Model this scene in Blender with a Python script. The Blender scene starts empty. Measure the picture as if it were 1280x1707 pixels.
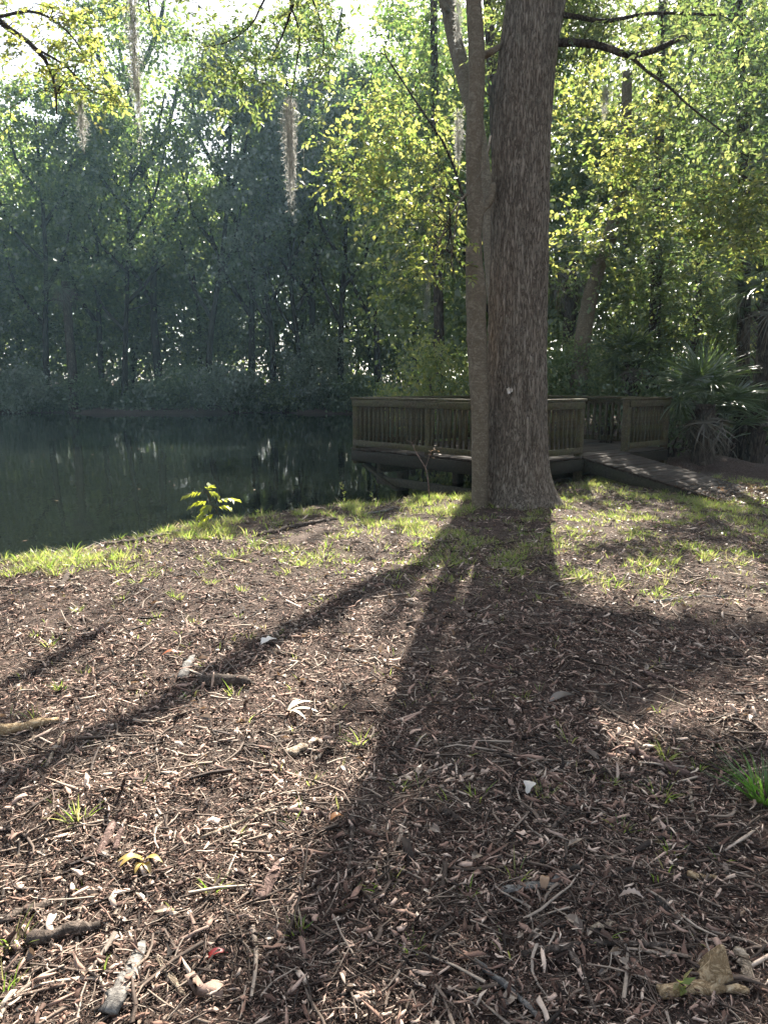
import bpy, math
import numpy as np
from mathutils import Vector

R = math.radians
rng = np.random.default_rng(11)
SC = bpy.context.scene
COL = SC.collection

# ------------------------------------------------------------------ camera model
PITCH, EYE, FOC = R(9.8), 1.60, 1232.0
CP, SP = math.cos(PITCH), math.sin(PITCH)
SUN_EL, SUN_AZ = R(40), R(9.2)
TE = math.tan(SUN_EL)
SDX, SDY = math.sin(SUN_AZ) / TE, math.cos(SUN_AZ) / TE      # horizontal run per metre of height


def ray(px, py):
    u, v = (px - 640) / FOC, (853.5 - py) / FOC
    return np.array([u, CP + v * SP, -SP + v * CP])


def at(px, py, Y):
    d = ray(px, py)
    return np.array([0, 0, EYE]) + d * (Y / d[1])


def gp0(px, py, z=0.0):
    d = ray(px, py)
    return np.array([0, 0, EYE]) + d * ((z - EYE) / d[2])


def depth(p):
    return p[1] * CP - (p[2] - EYE) * SP


def norm(a):
    a = np.asarray(a, float)
    return a / np.maximum(np.linalg.norm(a, axis=-1, keepdims=True), 1e-9)


# ------------------------------------------------------------------ numpy value noise
def _h(ix, iy, iz):
    n = (ix * 374761393 + iy * 668265263 + iz * 2147483647 * 3 + 1013904223) & 0xFFFFFFFF
    n = ((n ^ (n >> 13)) * 1274126177) & 0xFFFFFFFF
    n = ((n ^ (n >> 16)) * 1540483477) & 0xFFFFFFFF
    return ((n ^ (n >> 15)) & 0xFFFFFF) / float(0xFFFFFF)


def vnoise(x, y, z=None):
    x = np.asarray(x, float); y = np.asarray(y, float)
    z = np.zeros_like(x) if z is None else np.asarray(z, float)
    ix, iy, iz = np.floor(x).astype(np.int64), np.floor(y).astype(np.int64), np.floor(z).astype(np.int64)
    fx, fy, fz = x - ix, y - iy, z - iz
    fx, fy, fz = [f * f * (3 - 2 * f) for f in (fx, fy, fz)]
    r = 0
    for dx in (0, 1):
        for dy in (0, 1):
            for dz in (0, 1):
                w = (fx if dx else 1 - fx) * (fy if dy else 1 - fy) * (fz if dz else 1 - fz)
                r = r + w * _h(ix + dx, iy + dy, iz + dz)
    return r * 2 - 1


def fbm(x, y, z=None, o=3):
    s, a = 0, 1
    for i in range(o):
        s = s + a * vnoise(np.asarray(x) * 2 ** i + 17.3 * i, np.asarray(y) * 2 ** i - 9.1 * i, None if z is None else np.asarray(z) * 2 ** i + 4.7 * i)
        a *= .5
    return s


def sstep(a, b, x):
    t = np.clip((np.asarray(x, float) - a) / (b - a), 0, 1)
    return t * t * (3 - 2 * t)


# ------------------------------------------------------------------ terrain
WATER_Z = -0.36
SHORE = np.array([(-90, -2), (-40, 0), (-12, 3.1), (-6, 5.1), (-3.6, 7.05), (-2.3, 8.85), (-.7, 10.2), (.45, 10.72), (1.4, 11.2),
                  (2.6, 12.1), (3.7, 13.2), (3.9, 15), (3.1, 16.8), (2.2, 18.3), (2.0, 23), (1.9, 30), (1.2, 40), (-1, 50.5), (-8, 52.3),
                  (-15, 51.2), (-24, 52.2), (-40, 51), (-90, 52)], float)


def in_poly(x, y, P):
    ins = np.zeros(np.shape(x), bool)
    n = len(P)
    for i in range(n):
        x0, y0 = P[i]; x1, y1 = P[(i + 1) % n]
        if y0 == y1:
            continue
        c = ((y0 > y) != (y1 > y)) & (x < (x1 - x0) * (y - y0) / (y1 - y0) + x0)
        ins ^= c
    return ins


def shore_d(x, y):
    x = np.asarray(x, float); y = np.asarray(y, float)
    d = np.full(x.shape, 1e9)
    n = len(SHORE)
    for i in range(n):
        a, b = SHORE[i], SHORE[(i + 1) % n]
        ab = b - a
        t = np.clip(((x - a[0]) * ab[0] + (y - a[1]) * ab[1]) / (ab @ ab), 0, 1)
        d = np.minimum(d, np.hypot(x - a[0] - t * ab[0], y - a[1] - t * ab[1]))
    return np.where(in_poly(x, y, SHORE), -d, d)


OAK = np.array([1.72, 9.55])


def ground_z(x, y):
    x = np.asarray(x, float); y = np.asarray(y, float)
    d = shore_d(x, y) + .12 * vnoise(x * 1.7, y * 1.7)
    land = WATER_Z + (-WATER_Z + .02) * sstep(0, .55, d)
    land = land + 1.3 * sstep(1.0, 12, d) * sstep(30, 45, y)
    land = land + .5 * sstep(10, 40, d) * sstep(14, 40, y)
    land = land + .015 * np.exp(-((d - .75) / .35) ** 2) * sstep(20, 12, y)
    bed = WATER_Z - .5 * sstep(0, 3, -d)
    z = np.where(d > 0, land, bed)
    near = sstep(.1, .8, d)
    z = z + near * (.035 * fbm(x * .9, y * .9) + .016 * vnoise(x * 3.1, y * 3.1) + .009 * vnoise(x * 9, y * 9) + .007 * vnoise(x * 17 + 3, y * 17) * sstep(9, 7, y))
    z = z + .09 * np.exp(-(((x - OAK[0]) / .8) ** 2 + ((y - OAK[1]) / .7) ** 2))
    z = z + .25 * np.exp(-(((x - 6.3) / .9) ** 2 + ((y - 14.2) / .6) ** 2))
    return z


def gp(px, py):
    p = gp0(px, py)
    for _ in range(4):
        p = gp0(px, py, float(ground_z(p[0], p[1])))
    return p


# ------------------------------------------------------------------ mesh helpers
class Geo:
    def __init__(s):
        s.V, s.F, s.n = [], {}, 0

    def add(s, V, F, mi=0):
        V = np.asarray(V, float).reshape(-1, 3)
        for f in (F if isinstance(F, list) and isinstance(F[0], np.ndarray) else [F]):
            f = np.asarray(f, np.int64)
            if f.size:
                s.F.setdefault((f.shape[1], mi), []).append(f + s.n)
        s.V.append(V); s.n += len(V)
        return s

    def box(s, c, size, rot=None):
        sx, sy, sz = [k / 2 for k in size]
        V = np.array([(x, y, z) for x in (-sx, sx) for y in (-sy, sy) for z in (-sz, sz)], float)
        if rot is not None:
            V = V @ np.asarray(rot).T
        return s.add(V + np.asarray(c), [(0, 1, 3, 2), (4, 6, 7, 5), (0, 4, 5, 1), (2, 3, 7, 6), (0, 2, 6, 4), (1, 5, 7, 3)])

    def beam(s, a, b, w, h, up=(0, 0, 1)):
        a, b = np.asarray(a, float), np.asarray(b, float)
        x = norm(b - a); y = norm(np.cross(up, x)); z = np.cross(x, y)
        return s.box((a + b) / 2, (np.linalg.norm(b - a), w, h), np.stack([x, y, z], 1))

    def mesh(s, name, mat, smooth=False):
        V = np.concatenate(s.V)
        me = bpy.data.meshes.new(name)
        me.vertices.add(len(V)); me.vertices.foreach_set('co', V.astype(np.float32).ravel())
        loops, starts, tot, mis = [], [], 0, []
        for (k, mi), fs in s.F.items():
            f = np.concatenate(fs); mis.append(np.full(len(f), mi, np.int32))
            loops.append(f.ravel()); starts.append(tot + np.arange(len(f)) * k); tot += f.size
        L = np.concatenate(loops); S = np.concatenate(starts)
        me.loops.add(len(L)); me.loops.foreach_set('vertex_index', L.astype(np.int32))
        me.polygons.add(len(S)); me.polygons.foreach_set('loop_start', S.astype(np.int32))
        if len(s.F) > 1: me.polygons.foreach_set('material_index', np.concatenate(mis))
        me.update(calc_edges=True)
        me.validate()
        if smooth:
            me.polygons.foreach_set('use_smooth', np.ones(len(me.polygons), bool))
        for m_ in (mat if isinstance(mat, (list, tuple)) else [mat]):
            me.materials.append(m_)
        return me

    def obj(s, name, mat, parent=None, smooth=False, loc=None):
        o = bpy.data.objects.new(name, s.mesh(name, mat, smooth))
        COL.objects.link(o)
        if parent is not None:
            o.parent = parent
        if loc is not None:
            o.location = loc
        return o


def tag(o, label=None, cat=None, group=None, kind=None):
    if label: o['label'] = label
    if cat: o['category'] = cat
    if group: o['group'] = group
    if kind: o['kind'] = kind
    return o


def empty(name, loc, label, cat, group=None, rz=0):
    o = bpy.data.objects.new(name, None)
    COL.objects.link(o); o.location = tuple(float(k) for k in loc); o.rotation_euler = (0, 0, rz); o.empty_display_size = .2
    return tag(o, label, cat, group)


def copy_tree(o, parent=None):
    c = o.copy(); COL.objects.link(c)
    if parent is not None: c.parent = parent
    for ch in o.children: copy_tree(ch, c)
    return c


def smooth_path(P, n):
    P = np.asarray(P, float); k = len(P)
    if k < 3:
        t = np.linspace(0, 1, n)[:, None]
        return P[0] * (1 - t) + P[-1] * t
    Q = np.vstack([2 * P[0] - P[1], P, 2 * P[-1] - P[-2]])
    out = []
    for t in np.linspace(0, k - 1, n):
        i = min(int(t), k - 2); f = t - i
        p0, p1, p2, p3 = Q[i], Q[i + 1], Q[i + 2], Q[i + 3]
        out.append(.5 * (2 * p1 + (p2 - p0) * f + (2 * p0 - 5 * p1 + 4 * p2 - p3) * f * f + (3 * p1 - p0 - 3 * p2 + p3) * f ** 3))
    return np.array(out)


def tube(P, r, sides=6, cap=True, jit=0.0):
    P = np.asarray(P, float); k = len(P)
    r = np.broadcast_to(np.asarray(r, float), (k,))
    T = norm(np.gradient(P, axis=0))
    a = np.array([0, 0, 1.]) if abs(T[0][2]) < .9 else np.array([1., 0, 0])
    N = [norm(np.cross(T[0], a))]
    for i in range(1, k):
        N.append(norm(N[-1] - T[i] * (N[-1] @ T[i])))
    N = np.array(N); B = np.cross(T, N)
    th = np.arange(sides) * 2 * np.pi / sides
    rr = r[:, None] * (1 + jit * (rng.random((k, sides)) - .5))
    V = P[:, None, :] + rr[..., None] * (np.cos(th)[None, :, None] * N[:, None, :] + np.sin(th)[None, :, None] * B[:, None, :])
    i = np.arange(k - 1)[:, None] * sides; j = np.arange(sides)[None, :]; j2 = (j + 1) % sides
    F = np.stack([i + j, i + j2, i + sides + j2, i + sides + j], -1).reshape(-1, 4)
    Fs = [F]
    if cap and sides > 2:
        Fs += [np.arange(sides)[::-1][None, :], (np.arange(sides) + (k - 1) * sides)[None, :]]
    return V.reshape(-1, 3), Fs


def leaf_quads(P, D, N, L, W, fold=.12, droop=.12):
    D = norm(D); S = norm(np.cross(D, N)); N = np.cross(S, D)
    L = np.asarray(L)[:, None]; W = np.asarray(W)[:, None]
    V = np.stack([P, P + D * L * .45 + S * W * .5 + N * W * fold, P + D * L - N * L * droop, P + D * L * .45 - S * W * .5 + N * W * fold], 1)
    n = len(P)
    return V.reshape(-1, 3), (np.arange(n)[:, None] * 4 + np.arange(4)[None, :])


def blades(P, D, S, L, W, bend):
    """grass blades: base P, start direction D, side S, length, width, bend vectors -> strips of three quads."""
    ts = np.array([0, .38, .72, 1.0]); ws = np.array([1, .9, .6, .08])
    L = np.asarray(L)[:, None]; W = np.asarray(W)[:, None]
    rows = []
    for t, w in zip(ts, ws):
        c = P + D * L * t + bend * L * t * t
        rows += [c - S * W * w * .5, c + S * W * w * .5]
    V = np.stack(rows, 1); n = len(P)
    b = np.arange(n)[:, None, None] * 8
    q = np.array([(0, 1, 3, 2), (2, 3, 5, 4), (4, 5, 7, 6)])[None]
    return V.reshape(-1, 3), (b + q).reshape(-1, 4)


def rand_dirs(n, up=0.0):
    v = rng.normal(size=(n, 3)); v[:, 2] += up
    return norm(v)


# ------------------------------------------------------------------ sun windows: open gaps between crowns
def gpoly(pts):
    return np.array([gp0(*p)[:2] for p in pts])


LIT = [gpoly(p) for p in (
    [(0, 925), (620, 868), (690, 960), (690, 1060), (600, 1300), (540, 1450), (330, 1690), (0, 1690)],
    [(925, 862), (1010, 848), (1090, 852), (1110, 880), (1000, 925), (935, 950)],
    [(935, 955), (1280, 925), (1280, 1035), (1120, 1050), (945, 1015)],
    [(1000, 1165), (1280, 1140), (1280, 1270), (1090, 1290), (995, 1235)],
    [(690, 900), (735, 885), (775, 930), (700, 985)])]


def shadow_xy(P):
    return P[:, 0] - SDX * P[:, 2], P[:, 1] - SDY * P[:, 2]


def open_gaps(P, keep=.04):
    """drop leaves that would close the gaps through which the sun reaches the clearing"""
    x, y = shadow_xy(P)
    hit = np.zeros(len(P), bool)
    jx, jy = .25 * vnoise(x * 2.2, y * 2.2), .25 * vnoise(x * 2.2 + 50, y * 2.2)
    for p in LIT:
        hit |= in_poly(x + jx, y + jy, p)
    return ~hit | (rng.random(len(P)) < keep)


# ------------------------------------------------------------------ materials
def new_mat(name):
    m = bpy.data.materials.new(name); m.use_nodes = True
    nt = m.node_tree; nt.nodes.clear()
    out = nt.nodes.new('ShaderNodeOutputMaterial')
    return m, nt, out


def nd(nt, t, **kw):
    n = nt.nodes.new(t)
    for k, v in kw.items():
        if k.startswith('i_'):
            n.inputs[k[2:].replace('_', ' ')].default_value = v
        else:
            setattr(n, k, v)
    return n


def ramp(nt, src, stops, interp='LINEAR'):
    r = nt.nodes.new('ShaderNodeValToRGB'); cr = r.color_ramp; cr.interpolation = interp
    while len(cr.elements) < len(stops): cr.elements.new(.5)
    for e, (p, c) in zip(cr.elements, stops):
        e.position = p; e.color = (*c, 1) if len(c) == 3 else c
    nt.links.new(src, r.inputs['Fac'])
    return r.outputs['Color']


def mixc(nt, fac, a, b, mode='MIX'):
    m = nt.nodes.new('ShaderNodeMix'); m.data_type = 'RGBA'; m.blend_type = mode
    for sock, v in ((m.inputs[0], fac), (m.inputs[6], a), (m.inputs[7], b)):
        if hasattr(v, 'is_output'): nt.links.new(v, sock)
        elif isinstance(v, (int, float)): sock.default_value = v
        else: sock.default_value = (*v, 1)
    return m.outputs[2]


def coords(nt, scale=(1, 1, 1), kind='Object'):
    tc = nt.nodes.new('ShaderNodeTexCoord'); mp = nt.nodes.new('ShaderNodeMapping')
    mp.inputs['Scale'].default_value = scale
    nt.links.new(tc.outputs[kind], mp.inputs['Vector'])
    return mp.outputs['Vector']


def noise_t(nt, vec, scale, detail=4, rough=.6, dist=0):
    n = nd(nt, 'ShaderNodeTexNoise'); n.inputs['Scale'].default_value = scale; n.inputs['Detail'].default_value = detail
    n.inputs['Roughness'].default_value = rough; n.inputs['Distortion'].default_value = dist
    nt.links.new(vec, n.inputs['Vector'])
    return n.outputs['Fac']


def finish(nt, out, col, rough=.85, bump=None, bstr=.5, bdist=.01, spec=.2):
    p = nt.nodes.new('ShaderNodeBsdfPrincipled')
    nt.links.new(col, p.inputs['Base Color']) if hasattr(col, 'is_output') else setattr(p.inputs['Base Color'], 'default_value', (*col, 1))
    p.inputs['Roughness'].default_value = rough; p.inputs['Specular IOR Level'].default_value = spec
    if bump is not None:
        b = nt.nodes.new('ShaderNodeBump'); b.inputs['Strength'].default_value = bstr; b.inputs['Distance'].default_value = bdist
        nt.links.new(bump, b.inputs['Height']); nt.links.new(b.outputs['Normal'], p.inputs['Normal'])
    nt.links.new(p.outputs[0], out.inputs['Surface'])
    return p


def leaf_mat(name, cols, trans, tfac=.5, gloss=.06):
    m, nt, out = new_mat(name)
    g = nt.nodes.new('ShaderNodeNewGeometry')
    c = ramp(nt, g.outputs['Random Per Island'], [(i / (len(cols) - 1), k) for i, k in enumerate(cols)])
    ct = ramp(nt, g.outputs['Random Per Island'], [(i / (len(trans) - 1), k) for i, k in enumerate(trans)])
    d = nd(nt, 'ShaderNodeBsdfDiffuse'); t = nd(nt, 'ShaderNodeBsdfTranslucent')
    gl = nd(nt, 'ShaderNodeBsdfGlossy', i_Roughness=.38)
    nt.links.new(c, d.inputs['Color']); nt.links.new(ct, t.inputs['Color'])
    a = nd(nt, 'ShaderNodeMixShader'); a.inputs[0].default_value = tfac
    nt.links.new(d.outputs[0], a.inputs[1]); nt.links.new(t.outputs[0], a.inputs[2])
    b = nd(nt, 'ShaderNodeMixShader'); b.inputs[0].default_value = gloss
    nt.links.new(a.outputs[0], b.inputs[1]); nt.links.new(gl.outputs[0], b.inputs[2])
    nt.links.new(b.outputs[0], out.inputs['Surface'])
    return m


def bark_mat(name, dark, mid, light, sx=9, sz=1.6, bd=.03, lichen=None, bands=False, ridge=1.0):
    """furrowed bark: ridged noise drawn out along the trunk, broken up across it"""
    m, nt, out = new_mat(name)
    v = coords(nt, (sx, sx, sz))
    a = noise_t(nt, v, 1.0, 5, .62, .9)
    sub = nd(nt, 'ShaderNodeMath', operation='SUBTRACT'); sub.inputs[1].default_value = .5; nt.links.new(a, sub.inputs[0])
    ab = nd(nt, 'ShaderNodeMath', operation='ABSOLUTE'); nt.links.new(sub.outputs[0], ab.inputs[0])
    crack = ramp(nt, ab.outputs[0], [(0, (1 - ridge,) * 3), (.05, (1 - ridge * .6,) * 3), (.16, (1, 1, 1))])
    fine = noise_t(nt, coords(nt, (sx * 3, sx * 3, sz * 4.5)), 1.3, 7, .72)
    h = mixc(nt, .75, crack, ramp(nt, fine, [(.3, (.15,) * 3), (.7, (1, 1, 1))]), 'MULTIPLY')
    c = ramp(nt, h, [(.03, dark), (.45, mid), (.95, light)])
    big = noise_t(nt, coords(nt, (1.2, 1.2, .5)), 1.5, 4)
    c = mixc(nt, ramp(nt, big, [(.48, (0, 0, 0)), (.72, (.4,) * 3)]), c, mixc(nt, .4, c, (mid[0] * 1.0, mid[1] * .84, mid[2] * .76)))
    if lichen is not None:
        ln = noise_t(nt, coords(nt, (1, 1, .8)), 8, 6, .75)
        c = mixc(nt, ramp(nt, ln, [(.56, (0, 0, 0)), (.70, (.55,) * 3)]), c, lichen)
    if bands:
        bn = noise_t(nt, coords(nt, (2.0, 2.0, 34)), 1.2, 5, .75)
        c = mixc(nt, ramp(nt, bn, [(.54, (0, 0, 0)), (.68, (.32,) * 3)]), c, light)
    finish(nt, out, c, .9, h, 1.0, bd, .15)
    return m


def wood_mat(name, cols, algae=(.05, .06, .022), amount=.5, scale=(30, 30, 30)):
    m, nt, out = new_mat(name)
    g = nt.nodes.new('ShaderNodeNewGeometry')
    v = coords(nt, scale)
    n1 = noise_t(nt, v, 1.0, 6, .7, .4)
    c = ramp(nt, n1, [(.3, cols[0]), (.5, cols[1]), (.72, cols[2])])
    c = mixc(nt, .55, c, ramp(nt, g.outputs['Random Per Island'], [(0, (.55,) * 3), (1, (1.25,) * 3)]), 'MULTIPLY')
    n2 = noise_t(nt, coords(nt, (2.2, 2.2, 3)), 1.6, 5, .7)
    c = mixc(nt, ramp(nt, n2, [(.42, (0, 0, 0)), (.68, (amount,) * 3)]), c, algae)
    finish(nt, out, c, .85, n1, .5, .004, .2)
    return m


def chip_mat(name, cols, rough=.8):
    m, nt, out = new_mat(name)
    g = nt.nodes.new('ShaderNodeNewGeometry')
    n = len(cols)
    c = ramp(nt, g.outputs['Random Per Island'], [(i / (n - 1), k) for i, k in enumerate(cols)])
    nz = noise_t(nt, coords(nt, (60, 60, 60)), 1.5, 5, .7)
    bz = noise_t(nt, coords(nt, (1, 1, 1)), 2.4, 4, .65)
    c = mixc(nt, .9, c, ramp(nt, bz, [(.34, (.55, .52, .50)), (.66, (1.2, 1.14, 1.08))]), 'MULTIPLY')
    c = mixc(nt, .7, c, ramp(nt, nz, [(.3, (.55,) * 3), (.7, (1.25,) * 3)]), 'MULTIPLY')
    finish(nt, out, c, rough, nz, .5, .003, .25)
    return m


M = {}
M['oak_bark'] = bark_mat('oak_bark', (.055, .044, .034), (.235, .197, .157), (.38, .335, .28), 32, 4.2, .022, (.30, .28, .225))
M['thin_bark'] = bark_mat('smooth_grey_bark', (.05, .04, .028), (.115, .094, .068), (.22, .19, .145), 8, 9, .012, (.17, .16, .115), True, .5)
M['dark_bark'] = bark_mat('dark_bark', (.02, .016, .013), (.07, .055, .043), (.15, .125, .10), 9, 2, .02)
M['far_bark'] = bark_mat('far_bark', (.012, .011, .010), (.032, .028, .024), (.065, .058, .05), 4, 1, .03)
M['twig'] = bark_mat('twig_bark', (.03, .024, .02), (.085, .065, .052), (.19, .155, .13), 30, 30, .003)
M['pale_wood'] = bark_mat('pale_dead_wood', (.09, .07, .05), (.28, .225, .165), (.46, .40, .32), 26, 26, .004)
M['brown_wood'] = bark_mat('red_brown_bark', (.05, .033, .027), (.15, .10, .085), (.27, .20, .17), 26, 26, .004)
M['grey_wood'] = bark_mat('grey_weathered_wood', (.08, .075, .07), (.17, .16, .145), (.30, .285, .26), 26, 26, .004)
M['tan_wood'] = bark_mat('tan_rotten_wood', (.17, .115, .062), (.42, .31, .185), (.64, .52, .36), 24, 24, .006)
M['rail_wood'] = wood_mat('weathered_rail_wood', [(.013, .010, .006), (.044, .035, .021), (.108, .088, .055)], (.056, .06, .018), .6)
M['fascia_wood'] = wood_mat('dark_fascia_board', [(.006, .005, .003), (.016, .0125, .008), (.036, .029, .019)], (.018, .019, .008), .5)  # fascia boards, much darker than the rail timber
M['deck_wood'] = wood_mat('weathered_deck_boards', [(.014, .010, .008), (.034, .025, .019), (.072, .057, .046)], (.02, .016, .011), .5)
M['under_wood'] = wood_mat('dark_wet_timber', [(.012, .011, .009), (.035, .030, .022), (.07, .06, .044)], (.04, .045, .02), .5)
LEAF = {
    'far': leaf_mat('far_leaf', [(.030, .048, .022), (.048, .074, .034), (.075, .105, .048)], [(.08, .16, .03), (.18, .28, .06), (.36, .43, .10)], .58, .09),
    'far2': leaf_mat('grey_green_leaf', [(.045, .066, .036), (.066, .094, .05), (.10, .128, .075)], [(.08, .14, .06), (.16, .23, .10), (.28, .33, .16)], .5, .12),
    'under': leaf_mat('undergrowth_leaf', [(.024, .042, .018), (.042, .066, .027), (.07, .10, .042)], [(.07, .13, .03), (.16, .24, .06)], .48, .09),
    'dark': leaf_mat('dark_leaf', [(.032, .058, .023), (.055, .09, .033), (.085, .125, .048)], [(.06, .12, .025), (.12, .20, .045), (.22, .30, .08)], .46, .09),
    'yellow': leaf_mat('yellow_green_leaf', [(.05, .08, .022), (.08, .11, .03), (.11, .13, .04)], [(.14, .22, .04), (.25, .32, .065), (.42, .45, .10), (.50, .46, .12)], .58),
    'mid': leaf_mat('mid_green_leaf', [(.042, .074, .027), (.066, .108, .037), (.095, .13, .05)], [(.09, .15, .04), (.17, .23, .06), (.33, .36, .11)], .5),
    'sapling': leaf_mat('bright_sapling_leaf', [(.10, .15, .02), (.15, .19, .025)], [(.55, .62, .05), (.7, .72, .08)], .68),
    'palm': leaf_mat('palm_leaf', [(.022, .040, .017), (.038, .06, .025), (.06, .082, .036)], [(.07, .125, .03), (.14, .20, .045)], .4, .10),
    'deadpalm': leaf_mat('dead_palm_leaf', [(.05, .042, .028), (.085, .07, .046), (.12, .10, .07)], [(.08, .06, .035), (.11, .09, .055)], .3),
    'grass': leaf_mat('grass_blade', [(.06, .11, .02), (.10, .15, .028), (.15, .175, .045), (.20, .175, .08)], [(.19, .33, .04), (.31, .43, .06), (.44, .47, .12), (.42, .35, .18)], .55, .04),
    'clump': leaf_mat('green_grass_blade', [(.035, .085, .014), (.055, .12, .02)], [(.10, .26, .03), (.18, .33, .04)], .5, .05),
    'straw': leaf_mat('dry_straw', [(.20, .16, .10), (.32, .27, .18), (.42, .37, .27)], [(.25, .19, .11), (.35, .29, .18)], .25, .04),
    'moss': leaf_mat('grey_moss', [(.14, .14, .12), (.22, .22, .19), (.30, .295, .26)], [(.32, .32, .29), (.48, .47, .44)], .55, .0),
    'litter': leaf_mat('dead_leaf', [(.05, .035, .026), (.12, .085, .06), (.20, .145, .105), (.30, .24, .18)], [(.12, .07, .04), (.25, .16, .09)], .25, .05),
}
M['chip'] = chip_mat('mulch_chip', [(.010, .007, .005), (.022, .013, .010), (.045, .026, .019), (.09, .053, .040), (.16, .098, .075), (.25, .16, .125), (.355, .245, .195), (.49, .37, .305), (.68, .57, .47)])
M['fine_twig'] = chip_mat('fine_twig', [(.022, .015, .012), (.05, .036, .028), (.10, .075, .06), (.19, .15, .12), (.36, .31, .26)])


def ground_mat():
    m, nt, out = new_mat('mulch_soil')
    at_ = nt.nodes.new('ShaderNodeAttribute'); at_.attribute_name = 'grassy'
    v = coords(nt, (1, 1, 1))
    a = noise_t(nt, v, 26, 8, .78, .5); b = noise_t(nt, v, 2.2, 4)
    vo = nd(nt, 'ShaderNodeTexVoronoi'); vo.inputs['Scale'].default_value = 70; vo.inputs['Randomness'].default_value = 1
    nt.links.new(v, vo.inputs['Vector'])
    c = ramp(nt, a, [(.28, (.012, .009, .008)), (.5, (.055, .037, .030)), (.72, (.14, .10, .08))])
    c = mixc(nt, .45, c, ramp(nt, vo.outputs['Color'], [(.2, (.012, .010, .009)), (.6, (.085, .058, .047)), (.95, (.24, .19, .155))]))
    c = mixc(nt, ramp(nt, b, [(.4, (0, 0, 0)), (.7, (.4,) * 3)]), c, (.035, .026, .021))
    g = ramp(nt, a, [(.3, (.022, .019, .012)), (.55, (.075, .062, .036)), (.75, (.20, .165, .105))])
    c = mixc(nt, at_.outputs['Fac'], c, g)
    finish(nt, out, c, .95, a, .9, .02, .1)
    return m


M['ground'] = ground_mat()


def water_mat():
    m, nt, out = new_mat('tannin_water')
    v = coords(nt, (1, .55, 1))
    n1 = noise_t(nt, v, 2.2, 3, .5, .6); n2 = noise_t(nt, v, .45, 2)
    n3 = noise_t(nt, coords(nt, (1, 1, 1)), 9, 2)
    mm = nt.nodes.new('ShaderNodeMath'); mm.operation = 'MULTIPLY_ADD'; mm.inputs[1].default_value = 2.2
    nt.links.new(n2, mm.inputs[0]); nt.links.new(n1, mm.inputs[2])
    m2 = nt.nodes.new('ShaderNodeMath'); m2.operation = 'MULTIPLY_ADD'; m2.inputs[1].default_value = .12
    nt.links.new(n3, m2.inputs[0]); nt.links.new(mm.outputs[0], m2.inputs[2])
    p = finish(nt, out, (.006, .008, .006), .02, m2.outputs[0], .09, .03, .38)
    p.inputs['IOR'].default_value = 1.33
    return m


M['water'] = water_mat()

# ------------------------------------------------------------------ setting: ground, water
def grow_axis(lo, hi, step, far_lo, far_hi, k=1.12):
    mid = list(np.arange(lo, hi + 1e-6, step))
    s, x, up = step, hi, []
    while x < far_hi: s *= k; x += s; up.append(x)
    s, x, dn = step, lo, []
    while x > far_lo: s *= k; x -= s; dn.append(x)
    return np.array(dn[::-1] + mid + up)


def grass_amount(x, y):
    d = shore_d(x, y)
    b = 1.35 * sstep(1.75, .85, d) * sstep(.2, .45, d) * sstep(16, 11, y) * (.75 + .6 * vnoise(x * 1.3, y * 1.3))
    edge = 5.75 - .12 * x + .55 * vnoise(x * .9, y * .9) - .35 * sstep(2, 4, x)
    f = sstep(edge - .5, edge + .8, y) * sstep(-1.7, .2, x + .6 * vnoise(x * 1.1 + 9, y * 1.1)) * (.62 + .5 * vnoise(x * 1.5 + 31, y * 1.5))
    f = f * sstep(13.5, 11.5, y)
    for px, py, w_, a_ in ((455, 915, .34, 1), (395, 932, .28, .8), (560, 905, .3, .8), (625, 885, .4, .8), (215, 960, .28, .7), (330, 905, .35, .7), (510, 935, .25, .9), (700, 965, .3, .6),
                           (740, 935, .3, .7), (985, 968, .3, 1), (1060, 945, .3, .8), (1190, 955, .4, 1), (1270, 960, .35, 1), (1010, 870, .4, .8), (1100, 870, .5, .7), (850, 920, .5, .6)):
        c_ = gp0(px, py)
        f = np.maximum(f, a_ * np.exp(-((x - c_[0]) ** 2 + ((y - c_[1]) * .8) ** 2) / w_ ** 2))
    br = sstep(-.2, .5, fbm(x * 2.6 + 3, y * 2.6, None, 3))
    return np.clip(np.maximum(b, f), 0, 1) * sstep(.15, .45, d) * (.15 + .95 * br)


def build_ground():
    xs = grow_axis(-5.2, 7.2, .055, -160, 160); ys = grow_axis(.9, 14.5, .055, -40, 240)
    X, Y = np.meshgrid(xs, ys)
    Z = ground_z(X, Y)
    nx, ny = len(xs), len(ys)
    i = (np.arange(ny - 1)[:, None] * nx + np.arange(nx - 1)[None, :])
    F = np.stack([i, i + 1, i + nx + 1, i + nx], -1).reshape(-1, 4)
    g = Geo().add(np.stack([X, Y, Z], -1).reshape(-1, 3), F)
    o = g.obj('ground', M['ground'], smooth=True)
    a = o.data.attributes.new('grassy', 'FLOAT', 'POINT')
    a.data.foreach_set('value', (np.clip(grass_amount(X, Y) * 1.1, 0, .85)).astype(np.float32).ravel())
    tag(o, 'mulch covered bank with patchy grass sloping to the pond', 'ground', kind='structure')


build_ground()
g = Geo().add([(-150, -12, WATER_Z), (8, -12, WATER_Z), (8, 70, WATER_Z), (-150, 70, WATER_Z)], [(0, 1, 2, 3)])
tag(g.obj('water', M['water']), 'dark still pond reflecting the trees on its far bank', 'pond', kind='structure')


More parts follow.
